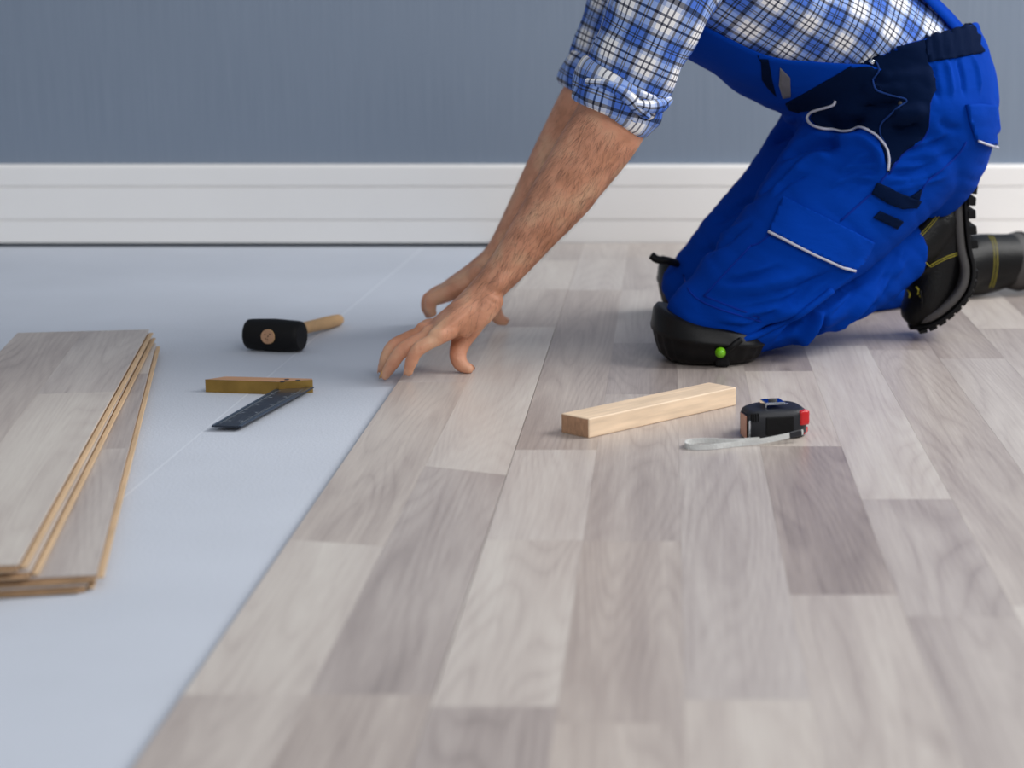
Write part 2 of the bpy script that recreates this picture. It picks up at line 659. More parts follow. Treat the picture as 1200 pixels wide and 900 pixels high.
bm.faces.new(va); bm.faces.new(vb[::-1])
bmesh.ops.recalc_face_normals(bm, faces=bm.faces)
bo = bm_obj('baseboard_back', bm, MAT['white'])
bo['kind'] = 'structure'
bo['label'] = 'white painted baseboard with two shallow grooves'

# foam underlay with a faint taped seam
p0, p1 = atz(110, 612, UND), atz(340, 420, UND)
sl = (p1.x - p0.x) / (p1.y - p0.y)
sx = lambda y: p0.x + sl * (y - p0.y)
und = slab('underlay_sheet', -3.1, 3.1, -0.5, WALL_Y - 0.004, -0.0099, UND - 0.0001, MAT['foam'])
tag(und, 'pale blue foam underlay sheet spread over the subfloor', 'underlay')
bm = bmesh.new()
y0, y1 = -0.5, WALL_Y - 0.01
bm.faces.new([bm.verts.new((sx(y) + o, y, UND - 0.00003)) for y, o in ((y0, -0.0015), (y0, 0.0015), (y1, 0.0015), (y1, -0.0015))])
bm_obj('seam_tape', bm, simple('clear_tape', (214, 220, 230), 0.45, 0.02, 20), und)

# ------------------------------------------------------------------ laminate strips
rnd = random.Random(4)
ROW_X = lambda k: STRIP * (k - 3.87)
gy = lambda py: atz(PPX, py, 0).y


def strip(parent, x0, x1, y0, y1, tone, mat=None, z0=UND, z1=0.0, gl=0.00004, gr=0.00004, sk0=0.0, sk1=0.0, M=None, name='plank'):
    """one wood strip with chamfered top edges; sk tilts an end joint"""
    c = 0.00012
    a, b2 = x0 + gl, x1 - gr
    ya0, yb0, ya1, yb1 = y0 + 0.00005, y0 + sk0 + 0.00005, y1 - 0.00005, y1 + sk1 - 0.00005
    V = [(a, ya0, z0), (b2, yb0, z0), (b2, yb1, z0), (a, ya1, z0),
         (a, ya0, z1 - c), (b2, yb0, z1 - c), (b2, yb1, z1 - c), (a, ya1, z1 - c),
         (a + c, ya0 + c, z1), (b2 - c, yb0 + c, z1), (b2 - c, yb1 - c, z1), (a + c, ya1 - c, z1)]
    F = [(3, 2, 1, 0), (8, 9, 10, 11)]
    for o in (0, 4):
        for i in range(4):
            F.append((o + i, o + (i + 1) % 4, o + 4 + (i + 1) % 4, o + 4 + i))
    V = [Vector(v) for v in V]
    o = mesh_obj(name, V, F, MAT['laminate'], parent, False)
    if M is not None: o.matrix_basis = M
    o['tone'] = tone
    o['seed'] = rnd.random() * 9
    return o


FAR, NEAR = WALL_Y - 0.003, -0.1
known = {  # joints by picture row and tone of the strip on the near side of each joint; last tone is the far strip
    0: ([812, 636], [0.60, 0.80, 0.60]),
    1: ([815, 551], [0.48, 0.36, 0.84]),
    2: ([828, 633, 527, 340], [0.38, 0.72, 0.66, 0.46, 0.70]),
    3: ([634, 462, 402], [0.42, 0.46, 0.30, 0.62]),
    4: ([820, 513, 385], [0.76, 0.56, 0.48, 0.64]),
    5: ([697, 523, 435, 350], [0.62, 0.30, 0.70, 0.34, 0.55]),
    6: ([585, 405, 330], [0.46, 0.74, 0.36, 0.58]),
    7: ([710, 410, 345], [0.82, 0.50, 0.38, 0.6]),
    8: ([640, 420, 352], [0.5, 0.58, 0.34, 0.5]),
    9: ([500, 385], [0.5, 0.5, 0.66]),
}
# the board being pressed into place, edge of the laid floor
HB0, HB1 = gy(814), gy(383)
held = thing('laminate_board', 'outermost laminate board gripped by both hands at the floor edge', 'board', (ROW_X(1), (HB0 + HB1) / 2, UND), 'loose laminate boards')
jA, jB = gy(636), gy(2 * 551 - 551)
hj = gy(448)
strip(held, ROW_X(0), ROW_X(1), HB0, jA + 0.012, 0.80, sk1=-0.024)
strip(held, ROW_X(0), ROW_X(1), jA + 0.012, hj, 0.62, sk0=-0.024)
strip(held, ROW_X(0), ROW_X(1), hj, HB1, 0.72)
strip(held, ROW_X(1), ROW_X(2), HB0, jB + 0.02, 0.42, sk1=-0.042, gr=0.0004)
strip(held, ROW_X(1), ROW_X(2), jB + 0.02, HB1, 0.84, sk0=-0.042, gr=0.0004)

for k in range(0, 34):
    joints, tones = known.get(k, ([], []))
    ys = [gy(j) for j in joints]
    if k in (0, 1):
        segs = []
        y = HB0
        while y > NEAR:
            L = rnd.uniform(0.35, 0.6)
            segs.append((max(NEAR, y - L), y, 0.58 if y == HB0 and k == 0 else (0.46 if y == HB0 else rnd.uniform(0.35, 0.75))))
            y -= L
        y = HB1
        while y < FAR:
            L = rnd.uniform(0.35, 0.6)
            if y + L > FAR - 0.12: L = FAR - y
            segs.append((y, y + L, rnd.uniform(0.4, 0.7)))
            y += L
    else:
        if not ys:
            ys = [rnd.uniform(0.6, 1.0)]
            while ys[-1] < FAR - 0.7: ys.append(ys[-1] + rnd.choice((0.38, 0.46, 0.56, 0.66)))
            tones = [rnd.choice((0.3, 0.42, 0.5, 0.58, 0.66, 0.76)) for _ in range(len(ys) + 1)]
        segs = []
        y, t = ys[0], tones[0]
        while y > NEAR:
            L = rnd.uniform(0.38, 0.6)
            segs.append((max(NEAR, y - L), y, t))
            t = rnd.uniform(0.35, 0.75)
            y -= L
        for i in range(len(ys) - 1):
            segs.append((ys[i], ys[i + 1], tones[i + 1]))
        y, t = ys[-1], tones[-1]
        while y < FAR - 1e-4:
            L = rnd.uniform(0.4, 0.62)
            if y + L > FAR - 0.14: L = FAR - y
            segs.append((y, y + L, t))
            t = rnd.choice((0.38, 0.5, 0.62, 0.7))
            y += L
    for y0, y1, t in segs:
        strip(floor, ROW_X(k), ROW_X(k + 1), y0, y1, t, gl=0.0004 if k == 2 else 0.00004, gr=0.00004)


# ------------------------------------------------------------------ stacked boards on the underlay
def board(label, FR, NR, z_far, z_near, tones, joints):
    """two-strip board given its far right and near right top corners; lies to the left of that edge"""
    a, b = Vector(FR), Vector(NR)
    L = (a - b).length
    yv = (a - b).normalized()
    xv = yv.cross(Vector((0, 0, 1))).normalized()
    zv = xv.cross(yv)
    M = Matrix((xv, yv, zv)).transposed().to_4x4()
    M.translation = b
    t = thing('laminate_board', label, 'board', b - zv * 0.008, 'loose laminate boards')
    bm = bmesh.new()
    wid = 2 * STRIP
    box(bm, M @ Matrix.Translation((-wid / 2, L / 2, -0.0049)), wid - 0.003, L - 0.002, 0.0062, 0.0003, 1)
    bm_obj('core', bm, MAT['core'], t)
    bm = bmesh.new()
    box(bm, M @ Matrix.Translation((0.0028, L / 2, -0.0052)), 0.0056, L - 0.01, 0.0024, 0.0006, 1)
    bm_obj('tongue', bm, MAT['tongue'], t)
    bm = bmesh.new()
    box(bm, M @ Matrix.Translation((-wid / 2, -0.002, -0.0058)), wid - 0.012, 0.0045, 0.0022, 0.0005, 1)
    bm_obj('end_tongue', bm, MAT['core'], t)
    for s in range(2):
        js = [0.0] + joints[s] + [1.0]
        for i in range(len(js) - 1):
            strip(t, -wid + s * STRIP, -wid + (s + 1) * STRIP, js[i] * L, js[i + 1] * L, tones[s][i], z0=-0.0018, z1=0.0, M=M)
    return t


zt = lambda n: UND + 0.0082 * n
board('bottom laminate board of the stack on the underlay', atz(178, 407, zt(1)), atz(102, 684, zt(1)), 0, 0, [[.5, .6], [.5, .7]], [[.5], [.6]])
board('laminate board fanned out to the right under the top two boards', atz(183, 402, zt(2)), atz(113, 672, zt(2)), 0, 0, [[.5, .6], [.60, .44, .70]], [[.5], [.42, .80]])
board('laminate board sandwiched just beneath the top board of the stack', atz(178, 392, zt(3)), atz(36, 668, zt(3)), 0, 0, [[.5, .6], [.7, .7]], [[.5], [.6]])
board('topmost laminate board of the stack on the underlay', atz(175, 386, zt(4)), atz(22, 660, zt(4)), 0, 0, [[.6, .48], [.78, .56]], [[.40], [.62]])

# ------------------------------------------------------------------ rubber mallet
hc = atz(321, 413, UND)                          # where the head rests
hr = 0.0235
he = atz(398, 381, UND)
c0 = Vector((hc.x, hc.y + 0.012, UND + hr))
c1 = Vector((he.x, he.y, UND + 0.0085))
hd = (c1 - c0).normalized()
mal = thing('rubber_mallet', 'black rubber mallet with wooden handle lying on the underlay', 'mallet', (c0.x, c0.y, UND))
ax = Vector((hd.y, -hd.x, 0)).normalized()
rows = []
for u, r in ((-0.0425, 0.0195), (-0.0405, 0.0215), (-0.035, 0.0222), (0, 0.0238), (0.035, 0.0222), (0.0405, 0.0215), (0.0425, 0.0195)):
    p = c0 + ax * u
    rows.append((p.x, p.y, p.z, r, r))
V, F, _ = loft(rows, 40, True, side=(0, 0, 1), dome=False)
head = mesh_obj('head', V, F, MAT['rubber'], mal)
hm = head.modifiers.new('b', 'EDGE_SPLIT'); hm.split_angle = 0.7
L = (c1 - c0).length
rows = []
for s, r in ((-0.0245, 0.0105), (0.0, 0.0105), (0.03, 0.0105), (0.07, 0.0095), (L * 0.6, 0.0092), (L * 0.85, 0.0098), (L - 0.004, 0.0088), (L, 0.006)):
    p = c0 + hd * s
    rows.append((p.x, p.y, p.z, r, r))
V, F, _ = loft(catmull(rows, 3), 20, True, side=(0, 0, 1), dome=False)
hn = mesh_obj('handle', V, F, MAT['handlew'], mal)
V, F = tube([c0 - hd * 0.0253, c0 - hd * 0.0240], 0.0103, 20)
eg = mesh_obj('end_grain', V, F, MAT['endgrain'], hn, False)
for a, b in ((-.004, .003), (.004, .004), (.0, -.004), (.001, .0005), (-.003, -.003)):
    q = c0 - hd * 0.0252 + ax * a + Vector((0, 0, b))
    V, F = tube([q, q - hd * 0.0004], 0.0010, 8)
    mesh_obj('wedge_mark', V, F, MAT['leather'], hn, False)

# ------------------------------------------------------------------ try square
A = atz(241, 459.5, UND); B = atz(327, 462.5, UND); Bp = atz(367, 460, UND)
sq = thing('try_square', 'try square with brass-faced wooden stock and black marked blade', 'square', A)
th = 0.0165
up = Vector((0, 0, 1))
xd = (B - A).normalized()
yd = Vector((-xd.y, xd.x, 0))
C_ = A + yd * 0.026 + xd * 0.018
D_ = Bp + yd * 0.010 - xd * 0.004


def prism(poly, z0, z1, bevel=0.0):
    bm = bmesh.new()
    lo = [bm.verts.new((p.x, p.y, z0)) for p in poly]
    hi = [bm.verts.new((p.x, p.y, z1)) for p in poly]
    bm.faces.new(lo[::-1]); bm.faces.new(hi)
    n = len(poly)
    for i in range(n):
        bm.faces.new((lo[i], lo[(i + 1) % n], hi[(i + 1) % n], hi[i]))
    bmesh.ops.recalc_face_normals(bm, faces=bm.faces)
    if bevel:
        bmesh.ops.bevel(bm, geom=bm.edges[:], offset=bevel, segments=1, affect='EDGES')
    return bm


e = 0.002
zbl = UND + 0.0062
bm_obj('stock', prism([A + yd * e, B + yd * e - xd * e * .5, Bp + yd * e - xd * e, D_, C_], UND, UND + th, 0.0004), MAT['rose'], sq)
bm_obj('brass_face', prism([A, B, B + yd * e - xd * e * .5, A + yd * e], UND, UND + th + 0.0002), MAT['brass'], sq)
md = (Bp - B).normalized()
mn = Vector((-md.y, md.x, 0))
bm_obj('brass_mitre_face', prism([B, Bp, Bp + mn * e, B + mn * e], zbl + 0.001, UND + th + 0.0002), MAT['brass'], sq)
bm_obj('brass_mitre_face', prism([B, Bp, Bp + mn * e, B + mn * e], UND, zbl - 0.001), MAT['brass'], sq)
for px, py in ((336, 445), (331, 447.5), (349, 446)):
    q = atz(px, py, UND + th)
    V, F = tube([q, q + up * 0.0006], 0.0032, 14)
    mesh_obj('rivet', V, F, MAT['blade'], sq, False)
b0, b1 = atz(322, 457, zbl), atz(366, 455, zbl)
b2, b3 = atz(283, 500, zbl), atz(248, 499.5, zbl)
bl = bm_obj('blade', prism([b3, b2, b1 + yd * 0.006, b0 + yd * 0.006], zbl - 0.0009, zbl + 0.0009), MAT['blade'], sq)
for t0, t1 in ((0.0, 0.10), (0.90, 1.0)):
    q = [b3.lerp(b2, t0), b3.lerp(b2, t1), b0.lerp(b1, t1), b0.lerp(b1, t0)]
    bm_obj('bevel_edge', prism(q, zbl + 0.0009, zbl + 0.0012), MAT['bladeedge'], bl)
V, F = [], []
for side_, w in ((0.13, 0.09), (0.87, -0.09)):
    for i in range(3, 46):
        s = i / 48
        ln = w * (1.7 if i % 10 == 0 else (1.3 if i % 5 == 0 else 0.8))
        q0 = b3.lerp(b0, s).lerp(b2.lerp(b1, s), side_)
        q1 = b3.lerp(b0, s).lerp(b2.lerp(b1, s), side_ + ln)
        dv = (b0 - b3).normalized() * 0.0005
        o = len(V)
        V += [q0 - dv, q1 - dv, q1 + dv, q0 + dv]
        F.append((o, o + 1, o + 2, o + 3))
V = [v + up * 0.00112 for v in V]
tag(mesh_obj('graduation_marks', V, F, MAT['mark'], bl, False), kind='stuff')
# scale numerals beside the marks
for i, s in enumerate((0.12, 0.33, 0.54, 0.75)):
    for side_ in (0.30, 0.70):
        cu = bpy.data.curves.new('numeral', 'FONT')
        cu.body = str((i + 1) * 2)
        cu.size = 0.007
        cu.align_x = 'CENTER'; cu.align_y = 'CENTER'
        o = bpy.data.objects.new('numeral', cu)
        q = b3.lerp(b0, s).lerp(b2.lerp(b1, s), side_) + up * 0.0011
        M = frame(q, (b0 - b3), (0, 0, 1))
        COL.objects.link(o)
        me_ = bpy.data.meshes.new_from_object(o.evaluated_get(bpy.context.evaluated_depsgraph_get()))
        bpy.data.objects.remove(o)
        me_.transform(M)
        me_.materials.append(MAT['mark'])
        link(bpy.data.objects.new('numeral', me_), bl)

# ------------------------------------------------------------------ wood block
A, Bq, Cq = atz(690, 514, 0), atz(659, 507, 0), atz(863, 475, 0)
xd = (Cq - A).normalized()
yd = Vector((-xd.y, xd.x, 0))
Lb = (Cq - A).length
wd = 0.046
hb = 0.0232
blk = bmesh.new()
M = frame(A + xd * Lb / 2 + yd * wd / 2 + up * hb / 2, xd)
box(blk, Matrix.Identity(4), Lb, wd, hb, 0.0022, 3)
bo = bm_obj('wood_block', blk, MAT['beech'], None, False)
bo.matrix_world = M
tag(bo, 'pale wooden tapping block lying beside the tape measure', 'wood block')
bo.data.materials.append(MAT['endgrain'])
for p in bo.data.polygons:
    if abs(p.normal.x) > .9: p.material_index = 1

# ------------------------------------------------------------------ tape measure
TL, TR = atz(876, 517, 0), atz(950, 513, 0)
xd = (TR - TL); xd.z = 0
TLn = xd.length
xd.normalize()
yd = Vector((-xd.y, xd.x, 0))
tm = thing('tape_measure', 'black tape measure with red end and chrome belt clip on the floor', 'tape measure', (TL + TR) / 2 + yd * 0.03)
hh = 0.0335


def TM(u, v, z):
    return TL + xd * (u * TLn) + yd * v + up * z


outl = [(0.02, 0.002), (0.30, -0.002), (0.72, -0.002), (0.90, 0.002), (0.985, 0.014), (1.0, 0.030), (0.985, 0.047), (0.88, 0.060), (0.62, 0.066), (0.36, 0.062), (0.14, 0.050), (0.02, 0.036)]
outl = [tuple(p) for p in catmull(outl + [outl[0]], 3)[:-1]]
bm = bmesh.new()
rows_ = []
for z, ins in ((0.0, 0.004), (0.003, 0.0008), (0.006, 0.0), (hh - 0.007, 0.0), (hh - 0.003, 0.0015), (hh - 0.0008, 0.0045), (hh, 0.009)):
    rr = []
    for u, v in outl:
        cu_, cv_ = 0.5, 0.030
        du, dv = (u - cu_) * TLn, v - cv_
        ln = math.hypot(du, dv)
        k = (ln - ins) / ln
        rr.append(bm.verts.new(TM(cu_ + du * k / TLn, cv_ + dv * k, z)))
    rows_.append(rr)
for a, b in zip(rows_, rows_[1:]):
    for i in range(len(a)):
        bm.faces.new((a[i], a[(i + 1) % len(a)], b[(i + 1) % len(b)], b[i]))
bm.faces.new(rows_[0][::-1]); bm.faces.new(rows_[-1])
bmesh.ops.recalc_face_normals(bm, faces=bm.faces)
case = bm_obj('case', bm, MAT['case'], tm, True)
cm = case.modifiers.new('s', 'EDGE_SPLIT'); cm.split_angle = 0.9
bm = bmesh.new()
box(bm, frame(TM(0.50, -0.0022, 0.0165), xd), TLn * 0.44, 0.003, 0.021, 0.0012, 2)
bm_obj('grip_panel', bm, MAT['rubber'], case)
for i in range(4):
    bm = bmesh.new()
    box(bm, frame(TM(0.06 + 0.035 * i, 0.0006, 0.027), xd), 0.0016, 0.004, 0.010, 0.0006, 1)
    bm_obj('grip_ridge', bm, MAT['rubber'], case)
# mouth with the blade hook
bm = bmesh.new()
box(bm, frame(TM(0.012, 0.016, 0.0155), xd), 0.004, 0.026, 0.027, 0.0008, 1)
bm_obj('mouth', bm, MAT['leather'], tm)
bm = bmesh.new()
box(bm, frame(TM(-0.020, 0.012, 0.0160), xd), 0.0012, 0.022, 0.026, 0.0003, 1)
hook = bm_obj('end_hook', bm, MAT['tapeb'], tm)
bm = bmesh.new()
box(bm, frame(TM(0.03, -0.0012, 0.0135), xd), 0.0024, 0.0016, 0.0215, 0.0005, 1)
bm_obj('hook_edge', bm, MAT['chrome'], hook)
# red button and end cap
V, F = [], []
M = frame(TM(0.885, 0.006, 0.0235), (xd - yd * -0.35))
bm = bmesh.new()
box(bm, M, 0.0135, 0.013, 0.0170, 0.0028, 3)
bm_obj('red_lock_button', bm, MAT['red'], tm, True)
bm = bmesh.new()
box(bm, frame(TM(0.975, 0.022, 0.0165), yd), 0.022, 0.006, 0.007, 0.0015, 2)
bm_obj('red_release_tab', bm, MAT['red'], tm, True)
bm = bmesh.new()
box(bm, frame(TM(0.945, 0.012, 0.0062), (xd * 0.6 + yd)), 0.020, 0.005, 0.006, 0.0012, 2)
bm_obj('red_bumper', bm, MAT['red'], tm, True)
# belt clip
bm = bmesh.new()
q = TM(0.50, 0.028, hh)
box(bm, frame(q + up * 0.0062, xd), 0.023, 0.024, 0.0012, 0.0004, 1)
box(bm, frame(q + up * 0.0030 - xd * 0.0112, xd), 0.0012, 0.024, 0.0068, 0.0003, 1)
box(bm, frame(q + up * 0.0050 - yd * 0.0128 + xd * 0.0015, xd), 0.026, 0.0030, 0.0012, 0.0003, 1)
clip = bm_obj('belt_clip', bm, MAT['chrome'], tm)
V, F = tube([q + up * 0.0066, q + up * 0.0084], 0.0052, 16)
mesh_obj('clip_screw', V, F, MAT['welt'], clip, False)
# wrist strap
lp = [(941, 517, 6, 0), (905, 521, 6, 0), (868, 523, 6, 0), (835, 526.5, 5, 0), (812, 527, 4.5, 0), (803, 524.5, 4.5, 0), (808, 520.8, 4.5, 0), (830, 519.5, 4.5, 0), (858, 520.5, 4.5, 0), (890, 518.5, 5, 0)]
P = [atz(x, y, 0.0005) for x, y, _, _ in lp]
Pz = [0.0075, 0.0032, 0, 0, 0, 0, 0, 0, 0, 0]
P = [Vector((p.x, p.y, p.z + z)) for p, z in zip(P, Pz)]
P = [Vector(p) for p in catmull(P, 6)]
V, F = [], []
wdt, tk = 0.0062, 0.0006
for i, p in enumerate(P):
    t = (P[min(i + 1, len(P) - 1)] - P[max(i - 1, 0)])
    n = Vector((-t.y, t.x, 0)).normalized()
    for a, z in ((-tk, 0), (tk, 0), (tk, wdt), (-tk, wdt)):
        V.append(p + n * a + up * z)
for i in range(len(P) - 1):
    for k in range(4):
        a, b = i * 4 + k, i * 4 + (k + 1) % 4
        F.append((a, b, b + 4, a + 4))
F.append((3, 2, 1, 0)); F.append(tuple(len(V) - 4 + k for k in range(4)))
st = mesh_obj('wrist_strap', V, F, MAT['strap'], tm, False)
bm = bmesh.new()
pa, pb = P[0], P[3]
box(bm, frame((pa + pb) / 2 + up * 0.0032, (pa - pb)), 0.016, 0.0030, 0.0075, 0.0008, 1)
bm_obj('strap_ferrule', bm, MAT['case'], st)

# ------------------------------------------------------------------ kneeling worker
pc = at(960, 330, 2.92)
man = thing('person', 'kneeling worker in plaid shirt and blue bib overalls pressing down a board', 'person', (pc.x, pc.y, 0))
rn = random.Random(9)

# ---- skin: arms, hands, trunk, legs and head as one continuous surface
near_fore = [(745, 85, 2.66, 42, .046), (728, 118, 2.66, 43, .047), (712, 150, 2.66, 43, .048), (690, 182, 2.66, 41, .046), (662, 222, 2.66, 36, .042),
             (632, 263, 2.665, 29.5, .036), (602, 303, 2.67, 23.5, .030), (579, 330, 2.67, 20, .028), (566, 345, 2.668, 19.5, .030)]
near_palm = [(570, 341, 2.668, 19.5, .029), (556, 356, 2.664, 20, .034), (540, 370, 2.659, 19, .040), (523, 383, 2.655, 16.5, .043), (509, 392, 2.653, 12.5, .042)]
far_fore = [(712, 85, 3.06, 36, .044), (690, 125, 3.06, 37, .045), (668, 165, 3.06, 35, .045), (640, 215, 3.06, 31, .040), (612, 262, 3.06, 25, .034), (590, 293, 3.06, 19, .029), (576, 309, 3.06, 17, .028)]
far_palm = [(580, 305, 3.06, 17, .028), (558, 322, 3.058, 16, .034), (538, 334, 3.056, 14, .040), (520, 344, 3.055, 11, .042), (511, 349, 3.055, 8.5, .040)]
up_near = [(830, -95, 2.72, 52, .058), (800, -45, 2.68, 50, .056), (772, 20, 2.66, 45, .050), (745, 85, 2.66, 42, .046)]
up_far = [(805, -100, 3.0, 46, .058), (778, -45, 3.04, 43, .056), (742, 25, 3.06, 40, .050), (712, 85, 3.06, 36, .044)]
torso = [(1062, 118, 2.945, 104, .160), (1030, 82, 2.945, 104, .165), (980, 40, 2.93, 103, .168), (913, 0, 2.90, 102, .172), (850, -40, 2.87, 106, .188), (795, -78, 2.85, 104, .190), (748, -110, 2.83, 82, .150), (722, -130, 2.82, 50, .085)]
shr = lambda spec, k, kd=None: [(a, b, c, d * k, e * (kd or k)) for a, b, c, d, e in spec]
thigh_n = [(1045, 165, 2.86, 98, .110), (980, 235, 2.83, 86, .100), (917, 304, 2.79, 73, .088), (862, 356, 2.765, 65, .076), (826, 378, 2.755, 51, .062)]
calf_n = [(830, 386, 2.76, 36, .058), (900, 366, 2.79, 43, .064), (965, 338, 2.84, 50, .062), (1012, 309, 2.88, 54, .056), (1044, 294, 2.905, 46, .052), (1065, 289, 2.92, 38, .050)]
thigh_f = [(1000, 150, 3.05, 80, .100), (930, 230, 3.06, 64, .090), (860, 300, 3.06, 56, .080), (815, 338, 3.06, 43, .065)]
calf_f = [(812, 345, 3.06, 30, .055), (900, 342, 3.12, 31, .058), (1000, 340, 3.20, 29, .054), (1070, 330, 3.27, 26, .048)]

fingers_n = [
    [(528, 388, 2.622, .0105), (514, 396, 2.614, .0098), (491, 408.5, 2.608, .0092), (482, 424, 2.608, .0080), (478.5, 436, 2.611, .0066)],
    [(522, 384, 2.642, .0110), (506, 392, 2.636, .0105), (473, 409.5, 2.629, .0099), (460, 426, 2.629, .0086), (451, 440, 2.633, .0068)],
    [(516, 380, 2.662, .0110), (499, 388, 2.658, .0105), (463, 405, 2.652, .0098), (453, 420, 2.652, .0087), (448.5, 433, 2.657, .0072)],
    [(520, 377, 2.684, .0110), (504, 385, 2.684, .0104), (477, 401, 2.684, .0096), (465, 416, 2.684, .0086), (460, 427, 2.686, .0072)],
]
thumb_n = [(566, 360, 2.684, .0185), (550, 384, 2.680, .0165), (540, 402, 2.672, .0132), (536.5, 417, 2.662, .0116), (541, 427.5, 2.657, .0102), (549.5, 432.5, 2.654, .0074)]
heel_n = [(574, 352, 2.650, .0190), (562, 368, 2.645, .0180), (545, 384, 2.640, .0140)]
fingers_f = [
    [(528, 341, 3.026, .0110), (516, 346, 3.022, .0108), (506, 352, 3.018, .0100), (504.5, 361, 3.018, .0086), (507, 367, 3.02, .0070)],
    [(525, 340, 3.050, .0110), (512, 345, 3.048, .0108), (502, 351, 3.046, .0100), (500.5, 361, 3.046, .0088), (503, 368, 3.05, .0072)],
    [(525, 338, 3.074, .0110), (512, 343, 3.074, .0105), (503, 350, 3.074, .0096), (501, 359, 3.074, .0086), (502, 366, 3.075, .0070)],
    [(528, 337, 3.096, .0100), (516, 342, 3.098, .0092), (508, 349, 3.098, .0084), (506, 357, 3.098, .0076), (507, 363, 3.098, .0064)],
]
thumb_f = [(560, 322, 3.030, .0170), (571, 338, 3.020, .0150), (577, 352, 3.015, .0124), (580, 365, 3.015, .0112), (584.5, 373, 3.015, .0100), (591.5, 376.5, 3.015, .0072)]

parts = []
for spec in (near_fore, near_palm, far_fore, far_palm, up_near, up_far, shr(torso, .86, .88), shr(thigh_n, .72), shr(calf_n, .7), shr(thigh_f, .72), shr(calf_f, .7)):
    parts.append(loft(rings_px(spec, 5), 28)[:2])
# elbow and wrist bones
parts.append(loft(chain_px([(728, 140, 2.655, .026), (719, 176, 2.650, .023), (706, 200, 2.652, .016)]), 18)[:2])
parts.append(loft(chain_px([(594, 320, 2.650, .010), (584, 332, 2.648, .0115), (574, 342, 2.650, .010)]), 14)[:2])
for ch in fingers_n + fingers_f:
    rows = chain_px(ch, 6)
    k = len(rows)
    for i, r in enumerate(rows):                        # knuckle swellings
        for j in (12, 18):
            r[3] *= 1 + 0.075 * math.exp(-((i - j) / 2.0) ** 2)
            r[4] *= 1 + 0.075 * math.exp(-((i - j) / 2.0) ** 2)
    parts.append(loft(rows, 18)[:2])
    mc = rows[6]
for ch in (thumb_n, thumb_f, heel_n):
    parts.append(loft(chain_px(ch, 5), 18)[:2])
# knuckles and tendons on the back of the near hand
for ch in fingers_n:
    k = at(*ch[1][:3])
    parts.append(loft([(k.x - .004, k.y, k.z + .003, .0105, .0105), (k.x + .004, k.y, k.z + .004, .0105, .0105)], 12)[:2])
# neck and head (above the frame)
nk = at(722, -130, 2.82)
hdc = nk + Vector((-0.135, -0.015, 0.055))
hf = Vector((-0.80, -0.05, -0.60)).normalized()             # looks down at the board
hu = (Vector((-0.25, 0, 1)) - hf * hf.dot(Vector((-0.25, 0, 1)))).normalized()
hs_ = hf.cross(hu)
HP = lambda f, u, s: hdc + hf * f + hu * u + hs_ * s
HR = lambda f, u, r, rd=None: tuple(HP(f, u, 0)) + (r, rd or r)
parts.append(loft(catmull([tuple(nk + Vector((0.03, 0, -.02))) + (.062, .066), tuple(nk.lerp(hdc, .5)) + (.056, .058), HR(-.03, -.03, .06, .06)], 5), 20)[:2])
parts.append(loft(catmull([HR(.045, -.118, .026, .028), HR(.03, -.08, .066, .052), HR(.012, -.03, .088, .066), HR(.002, .03, .098, .074), HR(-.01, .075, .088, .068), HR(-.014, .108, .05, .042)], 5), 28, side=tuple(hs_))[:2])
parts.append(loft(catmull([tuple(HP(.088, .018, 0)) + (.008, .008), tuple(HP(.104, -.006, 0)) + (.011, .010), tuple(HP(.112, -.028, 0)) + (.013, .014), tuple(HP(.094, -.036, 0)) + (.008, .012)], 4), 14, side=tuple(hs_))[:2])
for sg in (-1, 1):
    parts.append(loft(catmull([tuple(HP(-.012, .022, sg * .078)) + (.008, .006), tuple(HP(-.018, .005, sg * .083)) + (.017, .006), tuple(HP(-.008, -.03, sg * .077)) + (.008, .005)], 4), 12, side=tuple(hs_))[:2])
body_me = remeshed(parts, 0.0023, 5)
body_me.name = 'body'
body_me.polygons.foreach_set('use_smooth', [True] * len(body_me.polygons))
body_me.materials.clear()
body_me.materials.append(MAT['skin'])

# tendons, veins and knuckle creases on the skin
co = np.zeros(len(body_me.vertices) * 3)
body_me.vertices.foreach_get('co', co)
co = co.reshape(-1, 3)
nv = np.zeros(len(body_me.vertices) * 3)
body_me.vertices.foreach_get('normal', nv)
nv = nv.reshape(-1, 3)


def stroke(co, nv, P, amp, w, power=2):
    """raise or sink a band of the surface along a 3-D line"""
    P = np.array([tuple(p) for p in P])
    lo, hi = P.min(0) - 3 * w, P.max(0) + 3 * w
    idx = np.where(np.all((co > lo) & (co < hi), axis=1))[0]
    if len(idx) == 0: return
    q = co[idx]
    best = np.full(len(idx), 1e9)
    L = np.linspace(0, 1, len(P))
    fade = np.ones(len(idx))
    for i in range(len(P) - 1):
        a, d = P[i], P[i + 1] - P[i]
        t = np.clip(((q - a) @ d) / max(d @ d, 1e-12), 0, 1)
        dist = np.linalg.norm(q - a - t[:, None] * d, axis=1)
        s = L[i] + t * (L[i + 1] - L[i])
        fd = np.minimum(1, np.minimum(s, 1 - s) * 4 + 0.15)
        m = dist < best
        best[m] = dist[m]
        fade[m] = fd[m]
    co[idx] += nv[idx] * (amp * np.exp(-(best / w) ** power) * fade)[:, None]


bt = tree_of(body_me)


def skin_line(line, amp, w):
    pts = catmull(line, 5)
    P = [lay_on(bt, p[0], p[1], 0, 2.66)[0] for p in pts]
    P = [p for p in P if p.z > -0.02 and p.y < 2.95]
    if len(P) > 2: stroke(co, nv, P, amp, w)


